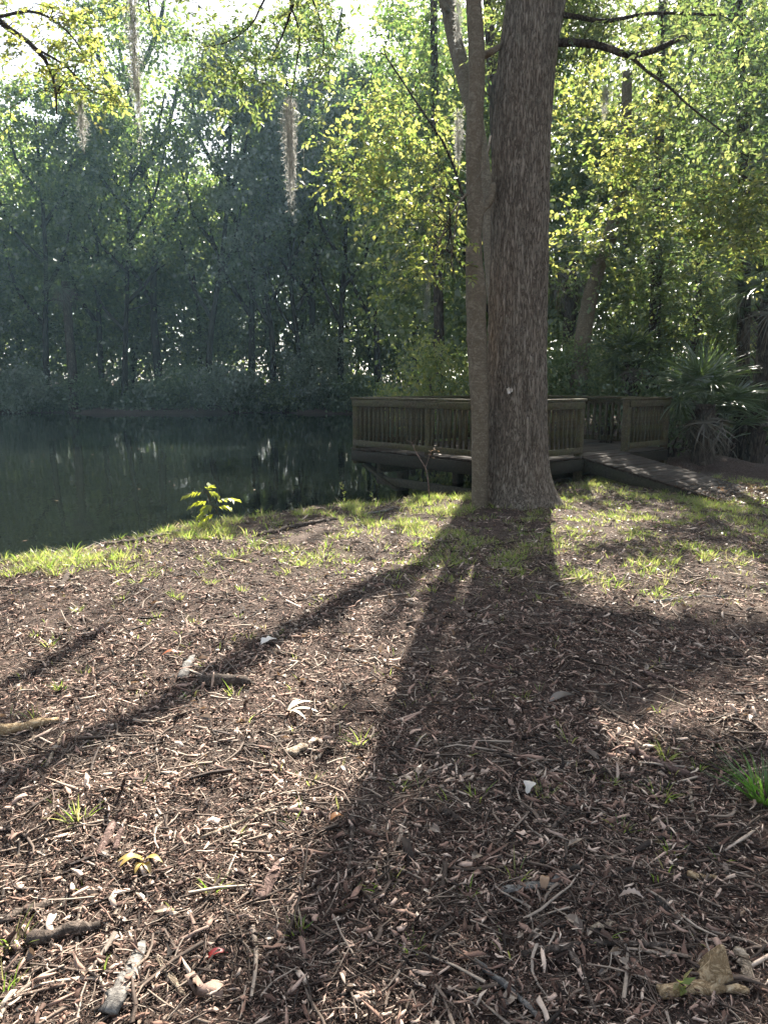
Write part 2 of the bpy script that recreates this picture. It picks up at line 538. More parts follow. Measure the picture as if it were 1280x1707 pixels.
n = 170
x = rng.uniform(-14, 1.5, n); y = rng.uniform(8, 46, n); k = shore_d(x, y) < -.6; x, y = x[k], y[k]; n = len(x)
lv = Geo().add(*leaf_quads(np.c_[x, y, np.full(n, WATER_Z + .004)], rand_dirs(n) * [1, 1, 0], np.tile([0, 0, 1.], (n, 1)), .05 + .05 * rng.random(n), .03 + .02 * rng.random(n), .05, 0))
tag(lv.obj('floating_leaves', LEAF['litter']), 'scattered dead leaves floating on the dark pond', 'floating leaves', kind='stuff')


# ------------------------------------------------------------------ ground cover
def visible_points(n, y0, y1, power=1.0, margin=.95):
    """random points on the ground inside the wedge in view"""
    n = int(n * (y0 * .56 + y1 * .56 + 2 * margin) / (y0 * .56 + y1 * .56 + .5))
    y = y0 + (y1 - y0) * rng.random(n * 2) ** power
    x = (rng.random(n * 2) * 2 - 1) * (y * .56 + margin)
    wgt = (y * .56 + margin) / (y1 * .56 + margin)
    k = rng.random(n * 2) < wgt
    k[k] = shore_d(x[k], y[k]) > .18
    return x[k][:n], y[k][:n]


def chips(x, y, L, W, T, lift=.003, tilt=.36, pile=.022, wob=1.0):
    """splintered chips: flat shards whose two ends taper to uneven points"""
    n = len(x)
    z = ground_z(x, y)
    yaw = rng.random(n) * 2 * np.pi; pit = rng.normal(0, tilt, n); rol = rng.normal(0, tilt * 1.6, n)
    ax = np.stack([np.cos(yaw) * np.cos(pit), np.sin(yaw) * np.cos(pit), np.sin(pit)], 1)
    side0 = np.stack([-np.sin(yaw), np.cos(yaw), np.zeros(n)], 1); up0 = np.cross(ax, side0)
    sd = side0 * np.cos(rol)[:, None] + up0 * np.sin(rol)[:, None]; up = np.cross(ax, sd)
    c = np.stack([x, y, z + lift + np.abs(np.sin(pit)) * L * .3 + rng.random(n) ** 2 * pile], 1)
    vs = []
    for t in (-.5, .0, .5):
        tw = np.where(rng.random(n) < .55, .55 + .5 * rng.random(n), .05 + .5 * rng.random(n)) if t else (.75 + .35 * rng.random(n))
        off = rng.normal(0, .35, n) * W if t else (rng.normal(0, .25, n) * W + rng.normal(0, .06, n) * L) * wob
        zo = 0 if t else rng.normal(0, .06, n) * L * wob
        if wob < .5: tw = .6 + .45 * rng.random(n)
        for s_, u in ((-.5, -.5), (.5, -.5), (.5, .5), (-.5, .5)):
            jl = t + (.16 * rng.normal(0, 1, n) if t else 0)
            vs.append(c + ax * (L * jl)[:, None] + sd * (W * s_ * tw + off)[:, None] + up * (T * u * (tw if t else 1) + zo)[:, None])
    V = np.stack(vs, 1).reshape(-1, 3)
    q = np.array([(k + a, k + (a + 1) % 4, k + 4 + (a + 1) % 4, k + 4 + a) for k in (0, 4) for a in range(4)] + [(3, 2, 1, 0), (8, 9, 10, 11)])
    return V, (np.arange(n)[:, None, None] * 12 + q[None]).reshape(-1, 4)


def twigs(x, y, L, r, lift=.006):
    """thin curved twigs, triangular in section"""
    n, k = len(x), 5
    yaw = rng.random(n) * 2 * np.pi; t = np.linspace(-.5, .5, k)
    ax = np.stack([np.cos(yaw), np.sin(yaw)], 1); sd = np.stack([-ax[:, 1], ax[:, 0]], 1)
    bend = rng.normal(0, .16, (n, 1)) * L[:, None] * (t ** 2 - .1) * 2 + np.cumsum(rng.normal(0, .02, (n, k)), 1) * L[:, None]
    XY = np.stack([x, y], 1)[:, None] + ax[:, None] * (t[None, :, None] * L[:, None, None]) + sd[:, None] * bend[..., None]
    Z = ground_z(XY[..., 0], XY[..., 1]) + lift + .012 * rng.random((n, 1)) + rng.normal(0, .10, (n, 1)) * L[:, None] * t
    P = np.concatenate([XY, np.maximum(Z, ground_z(XY[..., 0], XY[..., 1]) + .002)[..., None]], 2)
    R_ = r[:, None] * np.linspace(1, .45, k)
    vs = []
    for a in (0.5, 2.6, 4.7):
        vs.append(P + np.concatenate([sd[:, None] * (np.cos(a) * R_)[..., None], (np.sin(a) * R_)[..., None]], 2))
    V = np.stack(vs, 2).reshape(-1, 3)
    q = np.array([(i_ * 3 + a, i_ * 3 + (a + 1) % 3, i_ * 3 + 3 + (a + 1) % 3, i_ * 3 + 3 + a) for i_ in range(k - 1) for a in range(3)])
    return V, (np.arange(n)[:, None, None] * (3 * k) + q[None]).reshape(-1, 4)


g = Geo()
for n, y0, y1, sc in ((46000, 1.1, 2.8, 1.0), (56000, 2.6, 4.6, 1.15), (46000, 4.4, 7.4, 1.4), (16000, 7, 11, 1.7)):
    x, y = visible_points(n, y0, y1)
    k = (rng.random(len(x)) > grass_amount(x, y) * .75) & (rng.random(len(x)) < .78 + .6 * fbm(x * 2.3, y * 2.3, None, 2))
    x, y = x[k], y[k]; n = len(x)
    L = np.clip(rng.lognormal(-4.4, .62, n), .004, .075) * sc
    W = np.clip(L * (.10 + .36 * rng.random(n) ** 1.8), .0016, .016); T = W * (.12 + .35 * rng.random(n))
    g.add(*chips(x, y, L, W, T))
# bark slabs
for n, y0, y1 in ((55, 1.5, 3.2), (80, 3, 8)):
    x, y = visible_points(n, y0, y1); n = len(x)
    L = .06 + .11 * rng.random(n) ** 2; W = .008 + .02 * rng.random(n) ** 2
    g.add(*chips(x, y, L, W, .003 + .006 * rng.random(n), .008, .12, .01, .25))
# fine crumbs
for n, y0, y1 in ((60000, 1.1, 3.4), (40000, 3.2, 6)):
    x, y = visible_points(n, y0, y1); n = len(x)
    L = .003 + .007 * rng.random(n) ** 2
    g.add(*chips(x, y, L, L * (.3 + .4 * rng.random(n)), L * .3, .001, .3, .010))
# wider flat bark flakes
for n, y0, y1 in ((260, 1.45, 3.2), (700, 3, 8)):
    x, y = visible_points(n, y0, y1); n = len(x)
    L = .022 + .055 * rng.random(n) ** 3; W = L * (.15 + .35 * rng.random(n))
    g.add(*chips(x, y, L, W, W * .12, .008, .16))
tag(g.obj('mulch', M['chip']), 'red brown shredded wood mulch strewn over the bank', 'mulch', kind='stuff')
g = Geo()
for n, y0, y1, sc in ((10500, 1.1, 3.2, 1.0), (13000, 3, 7.5, 1.25), (3000, 7, 11, 1.4)):
    x, y = visible_points(n, y0, y1); n = len(x)
    L = np.clip(rng.lognormal(-2.75, .6, n), .025, .36) * sc
    g.add(*twigs(x, y, L, .0007 + .0055 * rng.random(n) ** 3.2 * np.clip(L / .1, .4, 1.8)))
for n, y0, y1 in ((120, 1.5, 3.2), (190, 3, 8)):
    x, y = visible_points(n, y0, y1); n = len(x)
    g.add(*twigs(x, y, .08 + .32 * rng.random(n) ** 1.5, .003 + .006 * rng.random(n) ** 2, .010))
tag(g.obj('twig_litter', M['fine_twig']), 'thin dry twigs and needles scattered through the mulch', 'twigs', kind='stuff')

g = Geo()
x, y = visible_points(3200, 1.45, 10)
n = len(x)
P = np.stack([x, y, ground_z(x, y) + .012 + .012 * rng.random(n)], 1)
D = rand_dirs(n) * [1, 1, .25]; N = rand_dirs(n, 2.2)
L = .018 + .05 * rng.random(n) ** 2.5
D = norm(D); S = norm(np.cross(N, D)); U = np.cross(D, S)
for s_ in (-1, 1):                                             # two curled halves of each leaf
    W_ = (L * (.2 + .1 * rng.random(n)))[:, None] * s_; Lc = L[:, None]; cu = (.15 + .5 * rng.random(n))[:, None]
    V = np.stack([P, P + D * Lc * .3 + U * Lc * .05, P + D * Lc * .65 + U * Lc * .05, P + D * Lc - U * Lc * .05, P + D * Lc * .7 + S * W_ * .8 + U * np.abs(W_) * cu, P + D * Lc * .3 + S * W_ + U * np.abs(W_) * cu * 1.5], 1)
    g.add(V.reshape(-1, 3), (np.arange(n)[:, None, None] * 6 + np.array([(0, 1, 5, 5), (1, 2, 4, 5), (2, 3, 4, 4)])[None, [1]]).reshape(-1, 4))
    g.add(V.reshape(-1, 3), (np.arange(n)[:, None, None] * 6 + np.array([(0, 1, 5), (2, 3, 4)])[None]).reshape(-1, 3))
tag(g.obj('fallen_leaves', LEAF['litter']), 'small curled dead leaves lying in the mulch', 'leaf litter', kind='stuff')


def tuft_blades(cx, cy, per, h, spread, lean=.55):
    n = len(cx)
    idx = np.repeat(np.arange(n), per)
    m = len(idx)
    r = spread[idx] * np.sqrt(rng.random(m)); th = rng.random(m) * 2 * np.pi
    x = cx[idx] + r * np.cos(th); y = cy[idx] + r * np.sin(th)
    P = np.stack([x, y, ground_z(x, y) - .004], 1)
    out = np.stack([np.cos(th), np.sin(th), np.zeros(m)], 1)
    D = norm(out * (lean * rng.random(m))[:, None] + rng.normal(0, .18, (m, 3)) + [0, 0, 1])
    a = rng.random(m) * np.pi
    S = np.stack([np.cos(a), np.sin(a), np.zeros(m)], 1)
    L = h[idx] * (.45 + .65 * rng.random(m))
    bend = out * (.15 + .5 * rng.random(m))[:, None] + [0, 0, -.12]
    return P, D, S, L, bend


g = Geo(); gs = Geo()
x, y = visible_points(21000, 4.6, 13.2, .9)
k = rng.random(len(x)) < grass_amount(x, y) ** 1.35
x, y = x[k], y[k]
n = len(x)
h = .03 + .085 * rng.random(n) ** 1.6 + .045 * (shore_d(x, y) < 1.4) * rng.random(n)
P, D, S, L, B = tuft_blades(x, y, 9, h, np.full(n, .045))
g.add(*blades(P, D, S, L, .004 + .004 * rng.random(len(L)), B))
P, D, S, L, B = tuft_blades(x, y, 6, h * .9, np.full(n, .10), 2.0)
gs.add(*blades(P, D, S, L, .003 + .002 * rng.random(len(L)), B))
tufts = [(85, 1080), (100, 1150), (60, 1200), (130, 1020), (205, 1000), (290, 995), (265, 1030), (325, 1040), (140, 1125), (60, 1060), (245, 1040), (210, 955),
         (350, 975), (405, 985), (415, 1065), (318, 1165), (390, 1160), (515, 1310), (600, 1240), (665, 1315), (795, 1330), (870, 1165), (1095, 1185), (1110, 1260),
         (1160, 1285), (1035, 1385), (1010, 1310), (945, 1235), (1120, 1420), (780, 1490), (690, 1580), (495, 1555), (860, 1465), (905, 1330), (20, 1575), (5, 1660),
         (640, 1480), (130, 1365), (1100, 1335), (355, 1490), (540, 1000), (470, 960), (300, 1000), (230, 975), (720, 985), (760, 1000), (900, 1000)]
tp = np.array([gp(*t)[:2] for t in tufts])
for (bx, by), per in zip(tp, rng.integers(9, 24, len(tp))):
    P, D, S, L, B = tuft_blades(np.array([bx]), np.array([by]), per, np.array([.05 + .05 * rng.random()]), np.array([.02 + .02 * rng.random()]))
    g.add(*blades(P, D, S, L, .0035 + .003 * rng.random(len(L)), B))
x, y = visible_points(260, 1.6, 7)
P, D, S, L, B = tuft_blades(x, y, 3, np.full(len(x), .06), np.full(len(x), .02))
g.add(*blades(P, D, S, L, .003 + .003 * rng.random(len(L)), B))
tag(g.obj('grass', LEAF['grass']), 'short sunlit yellow green grass along the bank', 'grass', kind='stuff')
tag(gs.obj('dry_grass', LEAF['straw']), 'pale dead straw lying among the green grass', 'dry grass', kind='stuff')

cl = gp(1268, 1335)
g = Geo()
P, D, S, L, B = tuft_blades(np.array([cl[0] + .02]), np.array([cl[1]]), 130, np.array([.20]), np.array([.05]), .9)
g.add(*blades(P - [cl[0], cl[1], cl[2]], D, S, L, .005 + .004 * rng.random(len(L)), B))
tag(g.obj('grass_clump', LEAF['clump'], loc=cl), 'lush bright green grass clump at the edge of the mulch', 'grass')


# ------------------------------------------------------------------ foliage and trees
def cloud_leaves(centers, per, sigma, size, aspect=.5, up=.7, flat=.6, gaps=True, zmin=None):
    C = np.repeat(np.asarray(centers), per, axis=0)
    s = np.repeat(np.broadcast_to(np.asarray(sigma, float), (len(centers),)), per)
    P = C + rng.normal(size=C.shape) * s[:, None] * [1, 1, flat]
    if gaps:
        P = P[open_gaps(P)]
    if zmin is not None:
        P = P[P[:, 2] > zmin]
    n = len(P)
    L = size * (.6 + .7 * rng.random(n))
    D = rand_dirs(n); D[:, 2] -= .35
    return leaf_quads(P - norm(D) * (L * .5)[:, None], D, rand_dirs(n, up), L, L * aspect * (.8 + .4 * rng.random(n)))


def spray_leaves(centers, per, sigma, size, aspect=.5, up=.7, flat=.6, gaps=True, zmin=None, k=9):
    """sprays of foliage: leaves set alternately along short twigs that spread from every clump centre"""
    centers = np.asarray(centers); m = np.maximum(1, np.round(np.broadcast_to(per, (len(centers),)) / k).astype(int))
    sg = np.repeat(np.broadcast_to(np.asarray(sigma, float), (len(centers),)), m)
    C = np.repeat(centers, m, axis=0); n = len(C)
    D = norm(rng.normal(size=(n, 3)) * [1, 1, .45] + [0, 0, -.05])
    O = C + rng.normal(size=C.shape) * sg[:, None] * [.75, .75, flat * .8]
    Ls = sg * (.9 + .9 * rng.random(n)) + size
    mid = O + D * (Ls * .6)[:, None]
    keep = np.ones(n, bool)
    if gaps: keep &= open_gaps(mid)
    if zmin is not None: keep &= mid[:, 2] > zmin
    O, D, Ls = O[keep], D[keep], Ls[keep]; n = len(O)
    U = norm(rng.normal(size=(n, 3)) * .45 + [0, 0, 1]); S = norm(np.cross(D, U)); U = np.cross(S, D)
    t = np.linspace(.15, 1, k)
    P = O[:, None] + D[:, None] * (Ls[:, None] * t)[..., None] - U[:, None] * (.22 * Ls[:, None] * t ** 2)[..., None]
    sgn = np.where(np.arange(k) % 2, 1., -1.); sgn[-1] = 0
    LD = D[:, None] * .75 + S[:, None] * sgn[None, :, None] * .85 + rng.normal(0, .28, (n, k, 3)) + [0, 0, -.25]
    N = U[:, None] + rng.normal(0, .38, (n, k, 3))
    L = size * (.55 + .65 * rng.random((n, k)))
    ok = rng.random((n, k)) > .10
    V, F = leaf_quads(P[ok], LD[ok], norm(N[ok]), L[ok], L[ok] * aspect * (.8 + .4 * rng.random(ok.sum())))
    e = P[:, -1]; r = .0035
    tv = np.stack([O + U * r, O - U * r * .5 + S * r, O - U * r * .5 - S * r, e + U * r * .4, e - U * r * .2 + S * r * .4, e - U * r * .2 - S * r * .4], 1).reshape(-1, 3)
    tf = (np.arange(n)[:, None, None] * 6 + np.array([(0, 1, 4, 3), (1, 2, 5, 4), (2, 0, 3, 5)])[None]).reshape(-1, 4)
    return V, F, tv, tf


def branch(a, b, r0, r1, n=6, wob=.08, sag=0.0, sides=5):
    a, b = np.asarray(a, float), np.asarray(b, float)
    t = np.linspace(0, 1, n)[:, None]
    ln = np.linalg.norm(b - a)
    w = rng.normal(size=(n, 3)) * wob * ln * np.sin(np.pi * t) * .5
    P = a * (1 - t) + b * t + w + np.array([0, 0, 1]) * sag * ln * np.sin(np.pi * t)
    return tube(P, np.linspace(r0, r1, n), sides)


def crown_points(ells):
    pts = []
    for cx, cy, cz, rx, ry, rz, n in ells:
        v = rand_dirs(n) * (rng.random((n, 1)) ** .45)
        pts.append(v * [rx, ry, rz] + [cx, cy, cz])
    return np.concatenate(pts)


def tree(name, label, cat, trunk, r0, r1, pts, leaf, per, sigma, size, aspect=.5, group=None, bark='dark_bark', sides=10, limbs=(), gaps=True,
         twig=.02, up=.7, flat=.6, flare=.0, zmin=.3):
    """one tree: trunk path in world metres, leaf clump centres; branches run from the trunk to every clump"""
    T = smooth_path(trunk, 26)
    base = T[0].copy()
    root = empty(name, base, label, cat, group)
    gb = Geo(); n = len(T)
    rad = np.linspace(r0, r1, n) * (1 + flare * np.exp(-np.linspace(0, 1, n) * 14))
    gb.add(*tube(T - base, rad, sides, jit=.10))
    gl = Geo()
    anch = [T[n // 4:]]; ar = [rad[n // 4:]]
    lg = Geo()
    for path, ra, rb in limbs:
        Pp = smooth_path(path, 12)
        gb.add(*tube(Pp - base, np.linspace(ra, rb, 12), 7, jit=.08))
        anch.append(Pp[3:]); ar.append(np.linspace(ra, rb, 12)[3:])
    A = np.concatenate(anch); AR = np.concatenate(ar)
    pts = np.asarray(pts, float)
    order = np.argsort(np.min(np.linalg.norm(pts[:, None, :] - A[None, ::2, :], axis=2), axis=1))
    nodes = list(A); nr = list(AR)
    for i in order:
        p = pts[i]
        NA = np.array(nodes); NR = np.array(nr)
        dd = np.linalg.norm(NA - p, axis=1) + .8 * np.maximum(NA[:, 2] - p[2] + .1, 0) + .25 * (NR < .012)
        j = int(np.argmin(dd))
        ln = np.linalg.norm(NA[j] - p)
        ra = min(NR[j] * .6, twig * (.4 + .35 * ln)); rb = max(ra * .35, .004)
        t = np.linspace(0, 1, 5)[:, None]
        path = NA[j] * (1 - t) + p * t + rng.normal(size=(5, 3)) * .05 * ln * np.sin(np.pi * t) + np.array([0, 0, .10]) * ln * np.sin(np.pi * t)
        gb.add(*tube(path - base, np.linspace(ra, rb, 5), 5 if ra > .02 else 3, cap=False))
        nodes += [path[2], path[4]]; nr += [(ra + rb) / 2, rb]
    if gaps:
        V, F, tv, tf = spray_leaves(pts, per, sigma, size, aspect, up, flat, gaps, zmin)
        gl.add(tv - base, tf, 1)
    else:
        V, F = cloud_leaves(pts, per, sigma, size, aspect, up, flat, gaps, zmin)
    gb.obj('trunk', M[bark], root, True)
    gl.add(V - base, F)
    gl.obj('crown', [LEAF[leaf], M[bark]], root)
    return root


def auto_pts(H, base, spread, n, top=1.0, x=0, y=0):
    """clump centres of a free-standing crown of height H over (x, y)"""
    t = rng.random(n) ** .68
    z = H * (base + (1 - base) * t)
    w = spread * (.45 + .8 * np.sin(np.pi * np.clip(.12 + .82 * t, 0, 1))) * np.sqrt(rng.random(n))
    a = rng.random(n) * 2 * np.pi
    return np.stack([x + w * np.cos(a), y + w * np.sin(a), z], 1)


# ---- far bank: the row of trees at the water
def far_tree(label, x, y, H, r, base, spread, n, leaf, lean=0.0, fork=False, per=70, name='pond_tree'):
    H *= 1.2; z = float(ground_z(x, y)) - .1
    tr = [(x, y, z), (x + lean * .2, y, H * .22), (x + lean * .55 + rng.normal(0, .25), y + rng.normal(0, .3), H * .5), (x + lean + rng.normal(0, .3), y, H * .88)]
    limbs = []
    for k in range(6 if fork else 4):
        t = .26 + .10 * k
        b = np.array([x + lean * t, y, H * t]); s = 1 if k % 2 else -1
        e = b + [s * spread * (.55 + .3 * rng.random()), rng.normal(0, .8), H * (.2 + .1 * rng.random())]
        m = (b + e) / 2 + [s * .25 * spread * .4, 0, -.3]
        limbs.append(([b, m, e], r * .65, r * .25))
    pts = auto_pts(H, base, spread, n, x=x + lean * .8, y=y)
    return tree(name, label, 'tree', tr, r, r * .35, pts, leaf, per, .44, .30, .6, 'trees on the far bank of the pond', 'far_bark', 8, limbs, False, .05, .6, .7, .3, .2)


def X_at(px, Y):
    return (px - 640) / FOC * (Y * CP)


FAR = [
    ('grey green tree at the edge of the far bank with a low leafy skirt', -60, 52.5, 17, .22, .12, 3.6, 120, 'far2', 0, False),
    ('twin leaning tree whose dark stems cross over the low cabbage palm', 78, 53, 18, .26, .28, 3.6, 120, 'far', .9, True),
    ('dark straight tree just behind the drooping cabbage palm', 170, 55, 18.5, .25, .3, 3.2, 110, 'dark', .3, False),
    ('tallest round crowned far tree with sunlit yellow green top against the sky', 268, 54.5, 23.5, .33, .3, 4.4, 190, 'far', -1.2, True),
    ('broad forked tree with open dark limbs below the sunny crown', 205, 52.6, 16.5, .24, .33, 3.6, 110, 'far', 1.8, True),
    ('leaning far tree with a curved black trunk bending to the right', 345, 53, 19.5, .27, .36, 3.4, 120, 'far2', 2.2, True),
    ('dense blue green tree under the gap of white sky', 420, 55, 20.5, .30, .25, 3.7, 140, 'dark', .5, False),
    ('slim dark trunked tree rising left of the pale round shrub', 455, 52.8, 17.0, .24, .38, 2.8, 90, 'far2', .2, False),
    ('thin bare stemmed tree with a crooked side branch by the far shore', 500, 53.2, 15.5, .22, .42, 2.6, 80, 'far', -.3, True),
    ('black straight trunk at the shoreline next to the platform corner', 568, 51.6, 18, .24, .45, 2.9, 100, 'far2', .1, False),
    ('tall far tree with hanging moss in its thin upper crown', 520, 56, 23.0, .30, .3, 3.6, 150, 'far', .4, True),
    ('shaded tree standing above the left corner of the railing', 630, 50.8, 17.5, .24, .35, 3.2, 110, 'dark', -.5, False),
    ('tall leafy tree behind the yellow green branches, left of the twin trunks', 690, 47, 20, .28, .25, 3.8, 150, 'far', .6, False),
]
for a in FAR:
    far_tree(a[0], X_at(a[1], a[2]), a[2], *a[3:10], fork=a[10])

# shrubs along the far waterline
def shrub(name, label, x, y, h, w, n, leaf, per=150, size=.22, sig=.42, group=None, gaps=False, asp=.5):
    z = float(ground_z(x, y))
    c = crown_points([(x, y, z + h * .55, w, w * .7, h * .48, n)])
    root = empty(name, (x, y, z), label, 'shrub', group)
    gb = Geo()
    for k in range(7):
        gb.add(*branch((rng.normal(0, .1), rng.normal(0, .1), -.1), c[rng.integers(len(c))] - [x, y, z], .03, .008, 5, .15))
    gb.obj('stems', M['dark_bark'], root, True)
    V, F = cloud_leaves(c, per, sig, size, asp, .6, .7, gaps, z + .05)
    Geo().add(V - [x, y, z], F).obj('foliage', LEAF[leaf], root)
    return root


for label, px, Y, h, w, n, leaf in (
        ('light green bush reaching down to the water on the far left', 30, 51.6, 3.6, 3.0, 40, 'far2'),
        ('low dark bush on the far bank between two black trunks', 150, 52.2, 2.2, 1.9, 24, 'dark'),
        ('wide shaded bush at the far waterline under the curved trunk', 300, 52.2, 2.6, 2.6, 32, 'dark'),
        ('fresh green bush drooping into the pond at mid shore', 385, 51.6, 3.4, 2.8, 40, 'far2'),
        ('small bush beside the slim dark trunk on the far bank', 470, 52, 2.1, 1.7, 22, 'far'),
        ('pale round grey green shrub crown hanging above the far shore', 535, 51.8, 5.4, 2.7, 46, 'far2'),
        ('dark bush at the waterline behind the platform corner post', 610, 50.6, 2.6, 2.0, 26, 'dark')):
    shrub('shore_shrub', label, X_at(px, Y), Y, h, w, n, leaf, group='bushes along the far waterline')

# woods standing behind the first row: reads as one mass
def woods(name, label, spots, leaf, H, spread, per, size, sig, nc, base=.08, bark='far_bark'):
    gb, allp = Geo(), []
    for x, y in spots:
        z = float(ground_z(x, y)); hh = H * (.8 + .35 * rng.random())
        gb.add(*tube(smooth_path([(x, y, z - .2), (x + rng.normal(0, .3), y, hh * .4), (x + rng.normal(0, .6), y, hh * .9)], 8), np.linspace(.2, .08, 8), 6))
        allp.append(auto_pts(hh, base, spread, nc, x=x, y=y))
    C = np.concatenate(allp)
    V, F = cloud_leaves(C, per, sig, size, .6, .6, .7, False, .2)
    o = Geo().add(V, F).obj(name, LEAF[leaf])
    tag(o, label, 'woods', kind='stuff')
    tag(gb.obj(name + '_stems', M[bark], o, True), kind='stuff')


sp = [(x + rng.normal(0, 1), 59 + 3 * rng.random() + (0, 6, 13)[i % 3]) for i, x in enumerate(np.arange(-46, 9, 1.5))]
woods('woods', 'shaded woods filling the gaps behind the far bank trees', sp, 'far', 20.0, 3.1, 56, .5, .85, 80)

q = np.stack([rng.uniform(-40, 3, 5000), rng.uniform(49.5, 55, 5000)], 1); dq = shore_d(q[:, 0], q[:, 1]); q = q[(dq > .05) & (dq < 1.3)][:420]
C0 = np.c_[q, ground_z(q[:, 0], q[:, 1]) + .15 + 1.1 * rng.random(len(q)) ** 1.5]
C = np.stack([rng.uniform(-40, 6, 620), 55 + 5.5 * rng.random(620), .4 + 7.5 * rng.random(620) ** 1.3], 1)
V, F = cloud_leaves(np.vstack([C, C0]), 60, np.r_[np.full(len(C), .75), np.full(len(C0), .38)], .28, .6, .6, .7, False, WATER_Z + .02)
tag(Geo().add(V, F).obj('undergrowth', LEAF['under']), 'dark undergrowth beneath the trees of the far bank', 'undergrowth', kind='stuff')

# ---- Spanish moss
def moss(label, px, py, Y, length, width, strands=120):
    """a beard of fine strands, ragged at its tip, with curly side hairs"""
    p = at(px, py, Y); g = Geo(); n = int(strands * 1.3); width *= .85
    for i in range(n):
        z0 = -length * .7 * rng.random() ** 1.3; f = -z0 / length
        L = length * (.12 + .3 * rng.random()); k = 6; s = np.linspace(0, 1, k)
        wd = width * (.25 + .5 * np.sin(np.pi * min(1, f + .18)) * (.7 + .6 * rng.random())) * (1 - .45 * f)
        P = np.stack([rng.normal(0, wd * .5) + np.cumsum(rng.normal(0, wd * .10, k)), rng.normal(0, wd * .5) + np.cumsum(rng.normal(0, wd * .10, k)), z0 - s * L], 1)
        g.add(*tube(P, .0022 * (1.1 - s), 3, cap=False))
        m = 9; q = P[rng.integers(0, k, m)]
        V, F = leaf_quads(q, rand_dirs(m, -.5), rand_dirs(m), .03 + .05 * rng.random(m), np.full(m, .0045)); g.add(V, F)
    return tag(g.obj('spanish_moss', LEAF['moss'], loc=p), label, 'spanish moss', 'spanish moss hanging from branches')


moss('longest grey moss strand hanging from the top edge above the sunlit far crown', 219, -22, 8.6, 1.5, .11, 110)
moss('short moss tuft dangling under the leafy branch tip at upper left', 134, 160, 8.8, .60, .07, 45)
moss('thick pale moss beard hanging alone before the dark far trees', 482, 160, 9.2, 1.25, .13, 150)
moss('ragged moss strip hanging beside the upper left fork of the slender trunk', 764, -5, 10.4, .6, .09, 50)
moss('moss tuft hanging on the left side of the slender trunk', 765, 180, 10.6, .75, .10, 70)
moss('small moss tuft caught in the foliage right of the oak', 1010, 140, 11.5, .5, .12, 60)
moss('thin moss wisp in the shade near the pale shrub left of the slender trunk', 712, 440, 17, 1.3, .2, 60)


